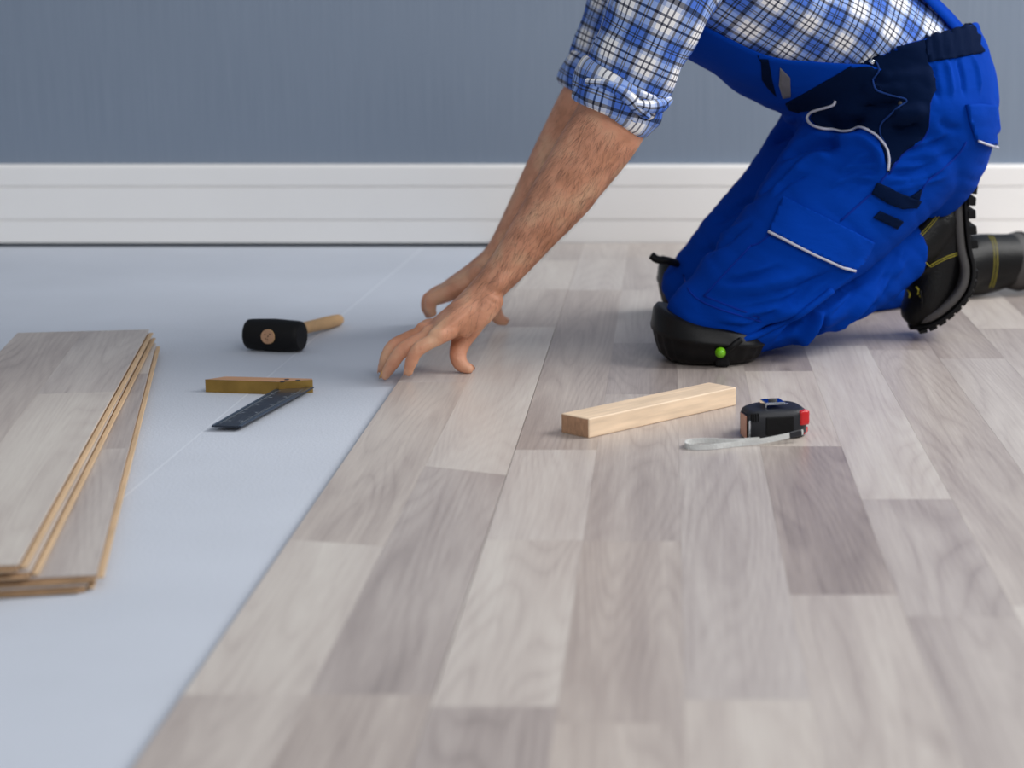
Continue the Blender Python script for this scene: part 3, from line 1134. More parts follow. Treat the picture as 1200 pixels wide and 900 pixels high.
for ln, a, w in (
        ([(556, 350), (530, 368), (503, 389)], .0016, .0028), ([(560, 358), (538, 374), (512, 392)], .0013, .0028), ([(550, 345), (525, 360), (501, 381)], .0014, .0028),
        ([(585, 342), (560, 352), (545, 365)], .0012, .0022), ([(700, 190), (668, 235), (630, 290), (600, 330)], -.0016, .006), ([(712, 205), (690, 245), (650, 292)], .0016, .006),
        ([(672, 185), (640, 232), (610, 272)], .0014, .006), ([(690, 150), (665, 190), (640, 222)], -.0014, .007), ([(740, 165), (725, 172), (715, 190)], -.0022, .006),
        ([(590, 350), (578, 345), (570, 338)], -.0010, .0022), ([(584, 357), (574, 352), (566, 344)], -.0009, .0020),
        ([(494, 402), (490, 408), (492, 414)], -.0008, .0018), ([(476, 402), (471, 409), (474, 416)], -.0008, .0018), ([(532, 414), (537, 418), (543, 416)], -.0008, .0018),
        ([(545, 400), (553, 392), (560, 380)], -.0014, .003)):
    skin_line(ln, a, w)
co[:, 2] = np.maximum(co[:, 2], np.where(co[:, 0] > -0.36, 0.0004, UND + 0.0004))
body_me.vertices.foreach_set('co', co.reshape(-1))
body_me.update()
body = bpy.data.objects.new('body', body_me)
link(body, man)


# fingernails
def nail(ch, w, mat, toward):
    a, b = at(*ch[-2][:3]), at(*ch[-1][:3])
    d = (b - a).normalized()
    n = Vector(toward) - d * d.dot(Vector(toward))
    n.normalize()
    s = d.cross(n)
    r = ch[-1][3]
    V, F = [], []
    nu, nvv = 7, 6
    for i in range(nvv):
        u = i / (nvv - 1)
        for k in range(nu):
            a_ = (k / (nu - 1) - 0.5) * 1.9
            wr = w * (1 - 0.25 * abs(2 * u - 1) ** 3)
            V.append(b - d * (0.0045 - 0.0105 * u) + s * (wr * math.sin(a_)) + n * (r * (1.10 - 0.25 * u) * (0.55 + 0.45 * math.cos(a_))))
    for i in range(nvv - 1):
        for k in range(nu - 1):
            o = i * nu + k
            F.append((o, o + 1, o + nu + 1, o + nu))
    ob = mesh_obj('fingernail', V, F, mat, man)
    md_ = ob.modifiers.new('t', 'SOLIDIFY')
    md_.thickness = 0.0006


for ch in fingers_n + fingers_f:
    nail(ch, .0056, MAT['nail'] if ch is not fingers_n[1] else MAT['nailo'], (-1, -0.25, 0.35))
nail(thumb_n, .0060, MAT['nail'], (0.2, 0.8, 0.6))
nail(thumb_f, .0062, MAT['nail'], (0.4, -0.1, 1))

# hair on the forearms: uncountable strands
bmh = np.array([p.center[:] for p in body_me.polygons])
axes = [(at(712, 150, 2.66), at(566, 345, 2.668), 5200, 2.4, 2.80), (at(690, 125, 3.06), at(576, 309, 3.06), 2200, 2.95, 3.3)]
V, F = [], []
hr_ = np.random.RandomState(3)
for a, b, cnt, ylo, yhi in axes:
    an, d = np.array(a), np.array(b - a)
    t = ((bmh - an) @ d) / (d @ d)
    dist = np.linalg.norm(bmh - an - t[:, None] * d, axis=1)
    idx = np.where((t > -0.02) & (t < 1.22) & (dist < 0.085) & (bmh[:, 1] > ylo) & (bmh[:, 1] < yhi))[0]
    for i in hr_.choice(idx, cnt):
        ti = t[i]
        if ti > 0.92 and hr_.rand() < 0.75 * min(1, (ti - 0.92) / 0.2 + .3): continue
        p = body_me.polygons[int(i)]
        n = np.array(p.normal)
        c = np.array(p.center) + (hr_.rand(3) - .5) * .003
        g = d / np.linalg.norm(d) + (hr_.rand(3) - .5) * 0.9 + np.array((0, 0, -.35))
        g = g - n * (g @ n)
        g /= np.linalg.norm(g) + 1e-9
        ln = hr_.uniform(.008, .020)
        w = np.cross(g, n) * 0.00009
        curl = np.cross(g, n) * hr_.uniform(-.35, .35)
        o = len(V)
        for s in (0.0, 0.5, 1.0):
            q = c + g * ln * s + n * ln * (0.34 * s - 0.16 * s * s) + curl * ln * s * s
            ww = w * (1 - .6 * s)
            V += [q - ww, q + ww]
        F += [(o, o + 1, o + 3, o + 2), (o + 2, o + 3, o + 5, o + 4)]
ah = mesh_obj('arm_hair', V, F, MAT['hair'], man)
ah['kind'] = 'stuff'

# face and scalp (above the frame)
for sg in (-1, 1):
    V, F, _ = loft([tuple(HP(.082, .010, sg * .033)) + (.006, .013), tuple(HP(.0835, .010, sg * .033)) + (.0055, .012)], 16, side=tuple(hs_))
    ey = mesh_obj('eye', V, F, MAT['eye'], man)
    V, F = tube([HP(.084, .010, sg * .033), HP(.0885, .010, sg * .033)], .0052, 14)
    mesh_obj('iris', V, F, MAT['iris'], ey)
V, F, _ = loft([tuple(HP(.088, -.066, -.026)) + (.004, .004), tuple(HP(.096, -.064, 0)) + (.007, .007), tuple(HP(.088, -.066, .026)) + (.004, .004)], 10, side=tuple(hu))
mesh_obj('lips', V, F, MAT['lip'], man)
V, F, _ = loft(catmull([HR(-.032, .00, .086, .079), HR(-.022, .05, .098, .083), HR(-.018, .09, .090, .076), HR(-.016, .122, .066, .056), HR(-.015, .140, .034, .030)], 5), 28, side=tuple(hs_))
mesh_obj('hair', V, F, MAT['hair'], man)


# ---- shirt
def cloth_loft(rows, seg, amp, seed, u0=0.0, v0=0.0, fold=None, period=None):
    """open tube with metre-based UVs and noise folds; returns verts, faces, uvs"""
    V, F, fr = loft(rows, seg, False)
    m = len(rows)
    vacc = [v0]
    for i in range(1, m):
        vacc.append(vacc[-1] + (Vector(rows[i][:3]) - Vector(rows[i - 1][:3])).length)
    rm = sum(math.sqrt((r[3] ** 2 + r[4] ** 2) / 2) for r in rows) / m
    circ = max(1, round(2 * math.pi * rm / .058)) * .058
    out = []
    for i in range(m):
        c = fr[i][0]
        for k in range(seg):
            v = V[i * seg + k]
            d = (v - c).normalized()
            q = Vector((v.x * 9 + seed, v.y * 9, v.z * 9))
            h = noise.noise(q) * amp + noise.noise(q * 2.3) * amp * .5
            if fold:
                h += fold(i / (m - 1), k / seg, v)
            out.append(v + d * h)
    Fu = []
    for i in range(m - 1):
        for k in range(seg):
            a, b = u0 + circ * k / seg, u0 + circ * (k + 1) / seg
            Fu.append(((a, vacc[i]), (b, vacc[i]), (b, vacc[i + 1]), (a, vacc[i + 1])))
    return out, F, Fu


sleeve_n = [(719, 130, 2.66, 46, .058), (730, 103, 2.66, 50, .062), (752, 55, 2.66, 53, .066), (778, 0, 2.66, 58, .072), (803, -52, 2.68, 63, .080), (835, -105, 2.74, 62, .088), (862, -140, 2.82, 45, .08)]
sleeve_f = [(697, 110, 3.06, 41, .054), (710, 78, 3.06, 45, .060), (742, 0, 3.055, 50, .070), (768, -58, 3.03, 54, .078), (800, -108, 2.98, 54, .085), (830, -140, 2.92, 40, .08)]


def sl_fold(t, k, v):
    a = math.sin((t * 5.5 + math.sin(k * 6.28) * .5) * 6.28) * .0016
    return a + max(0, .16 - t) * 0.018 * math.sin(k * 6.28 * 5 + t * 20)


def torso_fold(t, k, v):
    return .0035 * math.sin(v.x * 26 + v.z * 55 + 1.5 * math.sin(v.x * 9)) * (0.4 + 0.6 * abs(math.sin(v.x * 7)))


VV, FF, UU = [], [], []
for spec, seg, amp, seed, fold, u0 in ((sleeve_n, 64, .003, 1, sl_fold, .012), (sleeve_f, 56, .003, 5, sl_fold, .0), (torso, 96, .004, 8, torso_fold, .0)):
    v, f, u = cloth_loft(rings_px(spec, 14), seg, amp, seed, u0=u0, fold=fold)
    o = len(VV)
    VV += v
    FF += [tuple(i + o for i in ff) for ff in f]
    UU += u
shirt = mesh_obj('shirt', VV, FF, MAT['plaid'], man, True, UU)
sm = shirt.modifiers.new('t', 'SOLIDIFY'); sm.thickness = 0.0016; sm.offset = -1


def cuff(name, spec, seed, u0):
    def fold(t, k, v):
        return .0030 * math.sin(k * 6.2832 * 3 + t * 5 + seed) * math.sin(t * 3.14) + .0016 * math.sin(k * 6.2832 * 7 - t * 9) * math.sin(t * 3.14)
    rows = rings_px(spec, 6)
    v, f, u = cloth_loft(rows, 64, .002, seed, u0=u0, v0=.02, fold=fold)
    c = mesh_obj(name, v, f, MAT['plaid'], shirt, True, u)
    sm = c.modifiers.new('t', 'SOLIDIFY'); sm.thickness = 0.003; sm.offset = -1
    return c


cuff('rolled_cuff', [(718, 133, 2.66, 43, .052), (719, 131, 2.66, 49, .059), (722, 122, 2.66, 52, .062), (726, 109, 2.66, 53.5, .064), (730, 97, 2.66, 53, .064), (733, 91, 2.66, 49, .060)], 3, .02)
cuff('rolled_cuff', [(694, 117, 3.06, 37, .048), (696, 114, 3.06, 43, .055), (702, 100, 3.06, 46.5, .058), (710, 82, 3.06, 47.5, .060), (713, 76, 3.06, 43, .057)], 7, .035)
# twisted fold of the near cuff
for ln, r0 in ((((692, 97), (712, 100), (735, 113), (748, 126), (757, 134)), .0085), (((744, 121), (760, 124), (772, 122), (781, 116)), .0095)):
    stree = BVHTree.FromPolygons([v[:] for v in VV], FF)
    P = [lay_on(stree, p[0], p[1], .0035, 2.62)[0] for p in catmull(ln, 5)]
    rows = [(p.x, p.y, p.z, r0 * (0.5 + 0.5 * math.sin(math.pi * min(1, max(0.08, i / (len(P) - 1))))), r0 * .8) for i, p in enumerate(P)]
    v, f, u = cloth_loft(rows, 14, .0006, 2, .01, .0)
    u = [tuple((a * 1.0, b) for a, b in q) for q in u]
    mesh_obj('cuff_fold', v, f, MAT['plaid'], shirt, True, u)

# ---- overalls
pelvis = [(1028, 65, 2.935, 122, .172), (1043, 114, 2.93, 125, .182), (1054, 163, 2.915, 114, .180), (1056, 200, 2.90, 92, .150), (1045, 228, 2.88, 55, .09)]
parts = []
for spec in (thigh_n, calf_n, thigh_f, calf_f):
    parts.append(loft(rings_px(spec, 6), 36, dome=spec is not calf_n)[:2])
parts.append(loft(rings_px(pelvis, 6), 48, dome=False)[:2])
# loose cloth bunched behind the near knee and at the hem
parts.append(loft(chain_px([(905, 380, 2.745, .020), (940, 372, 2.765, .028), (985, 350, 2.80, .026), (1030, 322, 2.85, .020)]), 18)[:2])
parts.append(loft(chain_px([(1042, 270, 2.90, .022), (1044, 290, 2.895, .024), (1042, 308, 2.90, .022)]), 18)[:2])
tr_me = remeshed(parts, 0.0036, 8)
tr_me.name = 'overalls'
tt = tree_of(tr_me)
co = np.zeros(len(tr_me.vertices) * 3)
tr_me.vertices.foreach_get('co', co)
co = co.reshape(-1, 3)
nv = np.zeros(len(tr_me.vertices) * 3)
tr_me.vertices.foreach_get('normal', nv)
nv = nv.reshape(-1, 3)
for i in range(len(co)):
    q = Vector(co[i])
    h = noise.noise(Vector((q.x * 7, q.y * 7, q.z * 7 + 3))) * .004 + (abs(noise.noise(Vector((q.x * 9 - q.z * 8, q.y * 8, q.z * 30 + q.x * 22)))) - .2) * .0035
    co[i] += nv[i] * h


def cloth_line(line, amp, w):
    pts = catmull(line, 6)
    P = [lay_on(tt, p[0], p[1], 0, 2.8)[0] for p in pts]
    stroke(co, nv, P, amp * 1.9, w * .72)


for ln, a, w in (
        # bunching behind the knee
        ([(888, 392), (918, 382), (955, 362), (1000, 332), (1030, 308)], -.011, .010), ([(905, 372), (940, 356), (985, 325), (1010, 300)], .006, .012),
        ([(910, 398), (930, 385), (948, 368)], -.008, .007), ([(930, 402), (948, 388), (958, 370), (952, 360)], .008, .009), ([(945, 404), (962, 388), (966, 372)], -.010, .007),
        ([(975, 388), (1000, 365), (1030, 335)], .006, .012), ([(990, 385), (1020, 358), (1050, 318)], -.005, .009), ([(1010, 360), (1040, 330), (1062, 300)], .004, .010),
        ([(870, 388), (900, 372), (930, 350), (960, 322)], -.004, .008),
        # thigh creases
        ([(850, 352), (900, 348), (950, 332), (985, 315)], -.0035, .008), ([(845, 340), (900, 333), (945, 318)], .003, .010), ([(866, 362), (910, 358), (950, 345)], -.003, .006),
        ([(990, 212), (1012, 203), (1032, 200)], -.002, .005), ([(985, 228), (1005, 218), (1026, 214)], -.002, .005), ([(1040, 205), (1070, 205), (1100, 196)], -.0025, .006),
        ([(1045, 222), (1080, 214), (1110, 206)], .0025, .007), ([(1055, 190), (1090, 188), (1120, 178)], -.0025, .007),
        # crease of the hip and crotch
        ([(915, 185), (935, 172), (960, 166), (985, 170)], -.010, .012), ([(925, 205), (950, 188), (975, 182)], .006, .012), ([(905, 165), (925, 152), (940, 140)], -.008, .012),
        ([(890, 225), (915, 203), (938, 185)], -.006, .010), ([(960, 140), (985, 146), (1015, 140)], -.012, .012), ([(1000, 128), (1030, 122), (1058, 120)], -.008, .008),
        ([(1010, 100), (1035, 106), (1062, 100)], .005, .010), ([(1040, 150), (1062, 152), (1080, 146)], -.007, .009), ([(1030, 90), (1050, 92), (1080, 86)], .004, .010),
        ([(1042, 128), (1062, 132), (1085, 128)], .006, .010),
        # pocket mouth bulge under the piping
        ([(948, 158), (975, 164), (1005, 162), (1026, 176), (1034, 200)], .009, .011),
        # gathers under the waistband
        ([(1092, 72), (1096, 95), (1100, 118)], -.003, .005), ([(1108, 68), (1113, 90), (1116, 115)], .003, .006), ([(1122, 66), (1128, 90), (1130, 112)], -.003, .005),
        ([(1138, 62), (1145, 85), (1148, 108)], .003, .006), ([(1100, 140), (1112, 150), (1128, 152)], -.003, .008),
        # far leg
        ([(835, 262), (862, 245), (885, 230)], -.005, .010), ([(815, 300), (845, 285), (865, 270)], -.004, .010)):
    cloth_line(ln, a, w)
# crisp creases: a sunk line with a raised lip above it
for ln in ([(905, 374), (935, 358), (965, 337), (988, 318)], [(872, 360), (925, 350), (962, 333)], [(868, 376), (905, 368), (932, 354)], [(972, 372), (990, 356), (1006, 335)],
           [(1008, 352), (1025, 338), (1040, 315)], [(1036, 330), (1050, 315), (1060, 295)], [(932, 392), (942, 382), (954, 372)], [(1045, 201), (1075, 199), (1112, 186)],
           [(1040, 216), (1075, 214), (1106, 203)], [(1000, 191), (1020, 187), (1036, 193)], [(985, 206), (1008, 197), (1030, 201)], [(975, 223), (1000, 213), (1022, 215)],
           [(928, 207), (945, 192), (968, 184)], [(905, 230), (925, 212), (948, 202)], [(1056, 178), (1085, 172), (1110, 160)], [(846, 330), (880, 325), (915, 312)],
           [(840, 380), (875, 384), (905, 378)], [(830, 300), (850, 280), (878, 262)], [(845, 262), (865, 243), (885, 230)]):
    cloth_line(ln, -.0026, .0062)
    cloth_line([(x - 2.5, y - 5) for x, y in ln], .0020, .0075)
co[:, 2] = np.maximum(co[:, 2], 0.0008)
tr_me.vertices.foreach_set('co', co.reshape(-1))
tr_me.update()
tr_me.polygons.foreach_set('use_smooth', [True] * len(tr_me.polygons))
tr_me.materials.clear()
tr_me.materials.append(MAT['blue'])
ov = link(bpy.data.objects.new('overalls', tr_me), man)
tt = tree_of(tr_me)

# bib hanging under the belly
rows = rings_px(torso, 14)
V0, F0, fr = loft(rows, 96, False)
m = len(rows)
V, F = [], []
nb = 40
last = int(14 * 4.6)
for i in range(6, last):
    s = (i - 6) / (last - 7)
    half = math.radians(np.interp(s, (0, .15, .38, .63, .8, 1), (104, 96, 84, 62, 54, 50)))
    c, t, sd, nn = fr[i]
    bel = nn if nn.z < 0 else -nn
    for k in range(nb + 1):
        a = (k / nb - 0.5) * 2 * half
        loose = 0.0115 + 0.001 * math.cos(a) ** 2 * math.sin(min(1, s * 1.3) * math.pi)
        wr = .004 * math.sin(s * 14 + a * 2) * math.cos(a * .7) + .003 * noise.noise(Vector((s * 9, a * 2.5, 1)))
        wr = max(wr, -.002)
        d = bel * math.cos(a) * (rows[i][3] + loose + wr) + sd * math.sin(a) * (rows[i][4] + loose + wr)
        V.append(c + d)
for i in range(last - 7):
    for k in range(nb):
        o = i * (nb + 1) + k
        F.append((o, o + 1, o + nb + 2, o + nb + 1))
bib = mesh_obj('bib', V, F, MAT['blue'], ov)
sm = bib.modifiers.new('t', 'SOLIDIFY'); sm.thickness = 0.003; sm.offset = 0
bibtree = BVHTree.FromPolygons([v[:] for v in V], F)

# cloth pieces sewn on the overalls
# merged tree of trousers and bib for pieces that bridge both
av = [v.co[:] for v in tr_me.vertices]
alltree = BVHTree.FromPolygons(av + [v[:] for v in V], [p.vertices[:] for p in tr_me.polygons] + [tuple(i + len(av) for i in f) for f in F])
patch('hip_panel', [(1024, 64), (1050, 57), (1083, 48), (1086, 72), (1094, 90), (1095, 106), (1089, 122), (1088, 148), (1080, 164), (1062, 174), (1050, 188), (1040, 202), (1036, 180), (1030, 165),
                    (1032, 146), (1052, 130), (1062, 118), (1042, 110), (1024, 100), (1030, 84), (1022, 72)], tt, .0032, .003, MAT['navy'], ov, step=3.0)
patch('front_waistband', [(1019, 62), (1029, 82), (1023, 97), (1040, 110), (1062, 117), (1054, 129), (1033, 144), (1029, 158), (1014, 151), (986, 152), (960, 152), (951, 140), (956, 130), (938, 131), (925, 127),
                         (921, 120), (950, 104), (985, 84)], alltree, .0034, .002, MAT['navy'], ov)
patch('elastic_waistband', [(1082, 44), (1110, 38), (1138, 28), (1147, 44), (1151, 62), (1120, 68), (1087, 73)], tt, .003, .004, MAT['navy'], ov, lift=lambda x, y: .0022 * math.sin(x * 1.05 + y * .1))
fl = patch('thigh_pocket_flap', [(919, 232), (970, 257), (1023, 283), (1013, 301), (1001, 317), (950, 296), (903, 273)], tt, .005, .006, MAT['blue'], ov, lift=lambda x, y: max(0, (y - 232 - (x - 919) * .47)) * .00008)
cord_on('flap_piping', [(902, 274), (926, 286), (950, 297), (976, 308), (1001, 318)], tt, .0075, .0021, MAT['piping'], ov)
patch('rear_pocket_flap', [(1131, 123), (1150, 122), (1165, 124), (1168, 148), (1170, 170), (1155, 168), (1142, 163), (1135, 142)], tt, .006, .007, MAT['blue'], ov, Yfall=2.9)
cord_on('flap_piping', [(1142, 163), (1155, 169), (1170, 173)], tt, .008, .0016, MAT['piping'], ov, Yfall=2.92)
cord_on('pocket_piping', [(981, 119), (978, 124), (960, 128), (950, 134), (949, 143), (956, 151), (970, 155), (990, 153), (1008, 151), (1022, 158), (1034, 170), (1039, 184), (1039, 199)], alltree, .0045, .0019, MAT['piping'], ov)
cord_on('pocket_edge', [(1022, 66), (1030, 80), (1023, 92), (1026, 104), (1042, 109), (1060, 115), (1062, 122), (1046, 133), (1033, 144), (1031, 158), (1037, 172), (1041, 190)], alltree, .0045, .0013, MAT['navyedge'], ov)
patch('hammer_loop', [(1028, 214), (1054, 226), (1078, 235), (1073, 243), (1056, 244), (1040, 238), (1021, 227)], tt, .004, .004, MAT['navy'], ov)
patch('tool_loop', [(1031, 247), (1058, 259), (1050, 268), (1023, 255)], tt, .003, .003, MAT['navy'], ov)
patch('tool_loop', [(1079, 222), (1076, 235), (1064, 232)], tt, .003, .003, MAT['navy'], ov)
for ln in ([(1132, 166), (1122, 182), (1102, 200), (1085, 214), (1077, 232)], [(1022, 226), (1004, 242), (985, 259)], [(801, 322), (806, 338), (818, 351), (842, 362), (868, 370), (892, 377)],
           [(880, 288), (852, 318), (825, 347)], [(825, 347), (858, 360), (890, 372)], [(1050, 190), (1036, 208), (1024, 226)], [(903, 274), (890, 285), (880, 288)], [(1086, 74), (1096, 96), (1089, 124), (1088, 150), (1078, 168), (1060, 178), (1042, 204)]):
    cord_on('seam', ln, tt, .0004, .0013, MAT['seam'], ov)
patch('grey_tab', [(914, 78), (926, 90), (927, 112), (918, 114), (913, 98)], alltree, .003, .002, MAT['reflect'], ov)
patch('bib_panel', [(886, 60), (900, 66), (905, 92), (910, 112), (900, 102), (893, 92), (892, 72)], alltree, .0025, .002, MAT['navy'], ov)
q, n_, _ = lay_on(alltree, 1022, 73, .004)
V, F = tube([q - n_ * .003, q + n_ * .0025], .0040, 16)
mesh_obj('snap_button', V, F, MAT['chrome'], ov)
q, n_, _ = lay_on(alltree, 1057, 122, .004)
V, F = tube([q - n_ * .003, q + n_ * .0015], .0030, 14)
mesh_obj('snap_button', V, F, MAT['welt'], ov)

# brace over the back and shoulder, near side
for sgn, nm in ((-1, 'shoulder_strap'), (1, 'shoulder_strap')):
    V, F = [], []
    pts = []
    for i in range(5, 14 * 5, 2):
        c, t, sd, nn = fr[i]
        bk = -nn if nn.z < 0 else nn
        a = math.radians(34 - i * .15)
        for da in (-1, 1):
            aa = a + da * .11
            for lay in (.006, .0095):
                pts.append(c + bk * math.cos(aa) * (rows[i][3] + lay) + sd * (sgn * math.sin(aa)) * (rows[i][4] + lay))
    k = len(pts) // 4
    for i in range(k - 1):
        o = i * 4
        for a, b in ((0, 1), (1, 3), (3, 2), (2, 0)):
            F.append((o + a, o + b, o + 4 + b, o + 4 + a))
    F += [(0, 1, 3, 2), (len(pts) - 4, len(pts) - 3, len(pts) - 1, len(pts) - 2)]
    mesh_obj(nm, pts, F, MAT['blue'], ov)


# ---- knee pads
def knee_pad(cx, cy, heading, L0, Wd, z_front, z_back, detail):
    """shallow rubber boat under a knee; heading is the direction of the shin from ankle to knee"""
    f = Vector((heading[0], heading[1], 0)).normalized()
    s = Vector((-f.y, f.x, 0))
    V, F = [], []
    seg = 64
    prof = [(0.80, 1.02), (0.93, 1.06), (1.0, .97), (1.035, .72), (1.05, .68), (1.045, .62), (1.005, .58), (.97, .40), (.90, .18), (.78, .05), (.60, 0.0), (.3, 0.0)]
    for r, h in prof:
        for k in range(seg):
            a = 2 * math.pi * k / seg
            ca, sa = math.cos(a), math.sin(a)
            rim = z_back + (z_front - z_back) * (0.5 + 0.5 * ca) ** 1.6
            rr = r
            if h < .6 and r > .7:
                rr *= 1 + .018 * math.sin(a * 22)           # tread ridges
            e_ = 2 / 2.5
            x = math.copysign(abs(ca) ** e_, ca) * L0 * rr
            y = math.copysign(abs(sa) ** e_, sa) * Wd * rr
            if ca < 0 and h < 0.5: x *= 1 - .06 * (0.5 - h)
            V.append(Vector((cx, cy, 0)) + f * x + s * y + up * max(0.0002, rim * h))
    m = len(prof)
    for i in range(m - 1):
        for k in range(seg):
            a, b = i * seg + k, i * seg + (k + 1) % seg
            F.append((a, a + seg, b + seg, b))
    F.append(tuple(range((m - 1) * seg, m * seg))[::-1])
    F.append(tuple(range(seg)))
    return mesh_obj('knee_pad', V, F, MAT['shell'], man)


kc = atz(832, 432, 0)
kp = knee_pad(kc.x, kc.y + .076, (-1, -0.06), .078, .078, .074, .042, True)
kpt = tree_of(kp.data)
line = [atz(770, 400, 0)]
def pad_cord(name, ln, r, mat, off=.0008):
    return cord_on(name, ln, kpt, off, r, mat, kp, Yfall=2.7)
pad_cord('strap', [(868, 398), (860, 404), (852, 410), (846, 416)], .0042, MAT['rubber'], .001)
q, n_, _ = lay_on(kpt, 844, 412, .002, 2.7)
V, F, _ = loft(catmull([(q.x, q.y + .004, q.z, .0055, .0055), (q.x, q.y - .002, q.z, .0075, .0075), (q.x, q.y - .006, q.z, .0055, .0055)], 3), 18, side=(1, 0, 0))
mesh_obj('strap_button', V, F, MAT['green'], kp)['label'] = 'bright green strap button'
q, n_, _ = lay_on(kpt, 847, 425, .002, 2.7)
bm = bmesh.new()
box(bm, frame((q.x, q.y, max(q.z, .009)), (1, -.1, 0)), .019, .010, .015, .003, 2)
bm_obj('strap_buckle', bm, MAT['rubber'], kp)
# webbing from the pad round the back of the knee
cord_on('webbing', [(858, 402), (873, 396), (892, 390), (920, 376), (945, 362), (975, 340)], tt, .002, .0052, MAT['blue'], kp)
kcf = atz(828, 372, 0)
kpf = knee_pad(kcf.x, kcf.y + .02, (-1, -.1), .075, .066, .090, .05, False)
P = [at(791, 308, 3.02), at(780, 305, 3.0), at(770, 304, 3.0), at(763, 299, 3.0)]
rows_ = [(p[0], p[1], p[2], .006, .010) for p in catmull(P, 4)]
V, F, _ = loft(rows_, 10, True, dome=False)
mesh_obj('loose_strap', V, F, MAT['rubber'], kpf)


# ---- boots
def boot(upper, sole, sole_t, wl, cuff_rows=None):
    b = None
    me = remeshed([loft(rings_px(u, 6), 30)[:2] for u in upper], .0032, 5)
    me.name = 'work_boot'
    me.polygons.foreach_set('use_smooth', [True] * len(me.polygons))
    me.materials.clear()
    me.materials.append(MAT['leather'])
    return link(bpy.data.objects.new('work_boot', me), man)


def band(points, half_w, t_in, t_out, name, mat, parent, seg_pow=4.0, out=1):
    """sole layer: swept flat section along the side-view curve of the foot"""
    rows = catmull([tuple(p) + (w,) for p, w in zip(points, half_w)], 5)
    V, F = [], []
    m = len(rows)
    P = [Vector(r[:3]) for r in rows]
    seg = 24
    for i in range(m):
        t = (P[min(i + 1, m - 1)] - P[max(i - 1, 0)]).normalized()
        s = Vector((0, 1, 0)) - t * t.y
        s.normalize()
        n = t.cross(s) * out
        w = rows[i][3] * (1 - 0.55 * (abs(2 * i / (m - 1) - 1) ** 6))
        c = P[i] + n * ((t_in + t_out) / 2)
        h = (t_out - t_in) / 2
        for k in range(seg):
            a = 2 * math.pi * k / seg
            ca, sa = math.cos(a), math.sin(a)
            V.append(c + n * math.copysign(abs(ca) ** .4, ca) * h + s * math.copysign(abs(sa) ** .4, sa) * w)
    for i in range(m - 1):
        for k in range(seg):
            a, b = i * seg + k, i * seg + (k + 1) % seg
            F.append((a, b, b + seg, a + seg))
    F.append(tuple(range(seg))[::-1]); F.append(tuple(range((m - 1) * seg, m * seg)))
    o = mesh_obj(name, V, F, mat, parent)
    o.modifiers.new('e', 'EDGE_SPLIT').split_angle = 0.9
    return o, P


bn = boot([[(1040, 300, 2.90, 34, .046), (1075, 282, 2.925, 34, .046), (1094, 262, 2.935, 33, .044)],
           [(1112, 212, 2.945, 17, .030), (1106, 238, 2.945, 25, .038), (1101, 275, 2.945, 31, .044), (1096, 312, 2.945, 33, .047), (1089, 342, 2.945, 31, .049), (1076, 362, 2.945, 21, .043)],
           [(1097, 335, 2.945, 27, .046), (1084, 353, 2.945, 27, .048), (1072, 367, 2.945, 17, .04)]], None, None, None)
sp = [(1122, 203), (1118, 240), (1121, 285), (1126, 312), (1121, 333), (1105, 352), (1084, 367), (1063, 372)]
SP = [at(x, y, 2.945) for x, y in sp]
hw = [.034, .040, .041, .045, .049, .050, .046, .034]
welt, _ = band(SP, hw, -.006, .009, 'welt', MAT['welt'], bn, out=1)
b_test = welt
outs, PP = band(SP[0:], [w * 1.03 for w in hw], .009, .017, 'outsole', MAT['rubber'], bn, out=1)
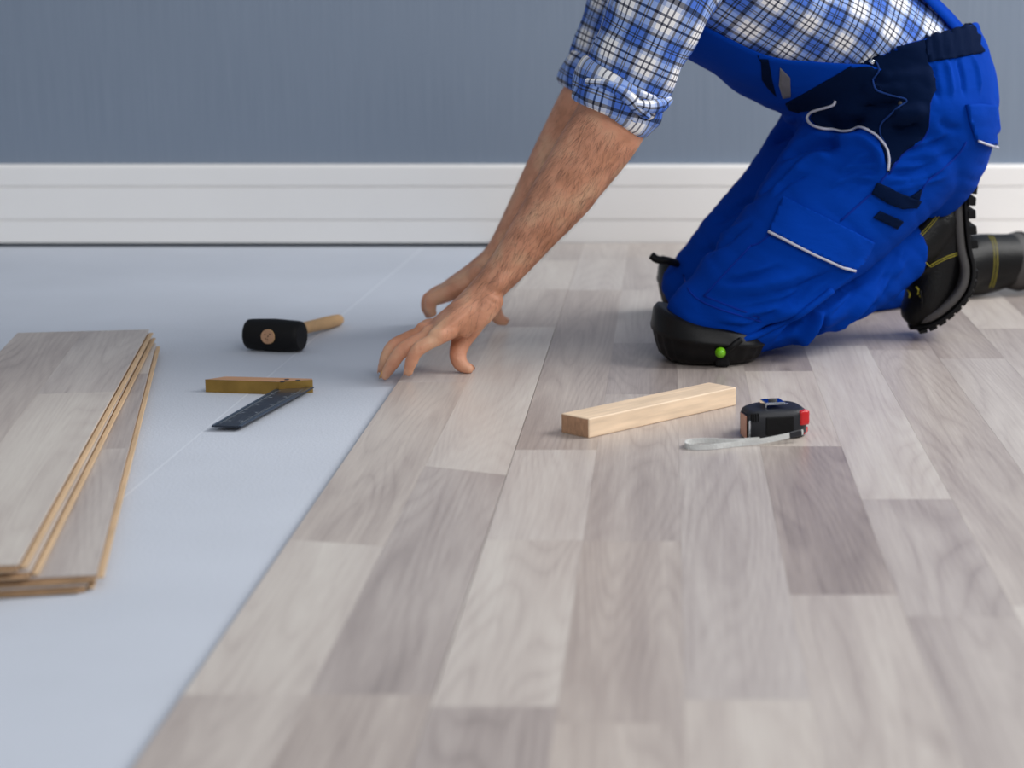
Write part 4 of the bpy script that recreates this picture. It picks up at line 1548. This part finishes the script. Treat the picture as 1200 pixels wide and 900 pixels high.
# heel block and lugs along the outsole
m = len(PP)
for i in range(1, m - 2):
    if i % 2: continue
    t = (PP[i + 1] - PP[i - 1]).normalized()
    s = Vector((0, 1, 0)) - t * t.y
    s.normalize()
    n = t.cross(s)
    heel = i < 11
    if 11 <= i < 15: continue
    for j in (-1, 1):
        bm = bmesh.new()
        M = Matrix((t, s, n)).transposed().to_4x4()
        M.translation = PP[i] + n * (.0200 if heel else .0180) + s * (j * .024)
        if M.translation.z < .007: continue
        box(bm, M, .0125, .034, .012 if heel else .005, .0012, 1)
        bm_obj('tread_lug', bm, MAT['rubber'], outs)
nt = tree_of(bn.data)
for ln in ([(1109, 238), (1100, 252), (1090, 264), (1078, 277)], [(1123, 297), (1107, 303), (1090, 312)], [(1079, 292), (1081, 304), (1090, 312)]):
    for o in (-1.0, 1.0):
        cord_on('stitching', [(x + o * .9, y + o * .9) for x, y in ln], nt, .0004, .0007, MAT['stitch'], bn)
for x, y in ((1064, 340), (1074, 336), (1078, 346)):
    cord_on('lace', [(x, y), (x + 3, y + 4), (x + 2, y + 9)], nt, .001, .0014, MAT['stitch'], bn)
cord_on('lace', [(1079, 340), (1081, 352), (1080, 362)], nt, .0015, .0018, MAT['rubber'], bn)

bf = boot([[(1060, 330, 3.27, 26, .045), (1105, 318, 3.31, 31, .047), (1140, 308, 3.34, 33, .046), (1170, 305, 3.36, 31, .046), (1200, 305, 3.38, 30, .046), (1240, 310, 3.40, 27, .044), (1262, 316, 3.41, 18, .034)],
           [(1118, 330, 3.33, 16, .04), (1145, 326, 3.35, 20, .044), (1180, 318, 3.37, 18, .042)]], None, None, None)
ft = tree_of(bf.data)
for x0 in (1164.5, 1168):
    cord_on('stitching', [(x0 - 6, 276), (x0 - 1, 285), (x0 + 1, 305), (x0 - 1, 325), (x0 - 5, 337)], ft, .0004, .0008, MAT['stitch'], bf, Yfall=3.32)
rows_ = rings_px([(1186, 306, 3.372, 33.5, .049), (1200, 306.5, 3.38, 33, .049), (1240, 311, 3.40, 30, .047), (1264, 317, 3.41, 21, .037)], 5)
V, F, _ = loft(rows_, 32)
mesh_obj('toe_guard', V, F, MAT['welt'], bf)
V, F, _ = loft(rings_px([(1192, 306, 3.376, 35, .051), (1195, 306, 3.378, 35, .051)], 4), 32, dome=False)
mesh_obj('toe_rim', V, F, MAT['welt'], bf)
fs = [at(x, y, 3.405) for x, y in ((1085, 300), (1125, 296), (1170, 298), (1215, 302), (1262, 314))]
V, F, _ = loft(catmull([(p.x, p.y + .03, p.z, r, .012) for p, r in zip(fs, (.020, .026, .028, .030, .020))], 5), 24)
mesh_obj('outsole', V, F, MAT['rubber'], bf)
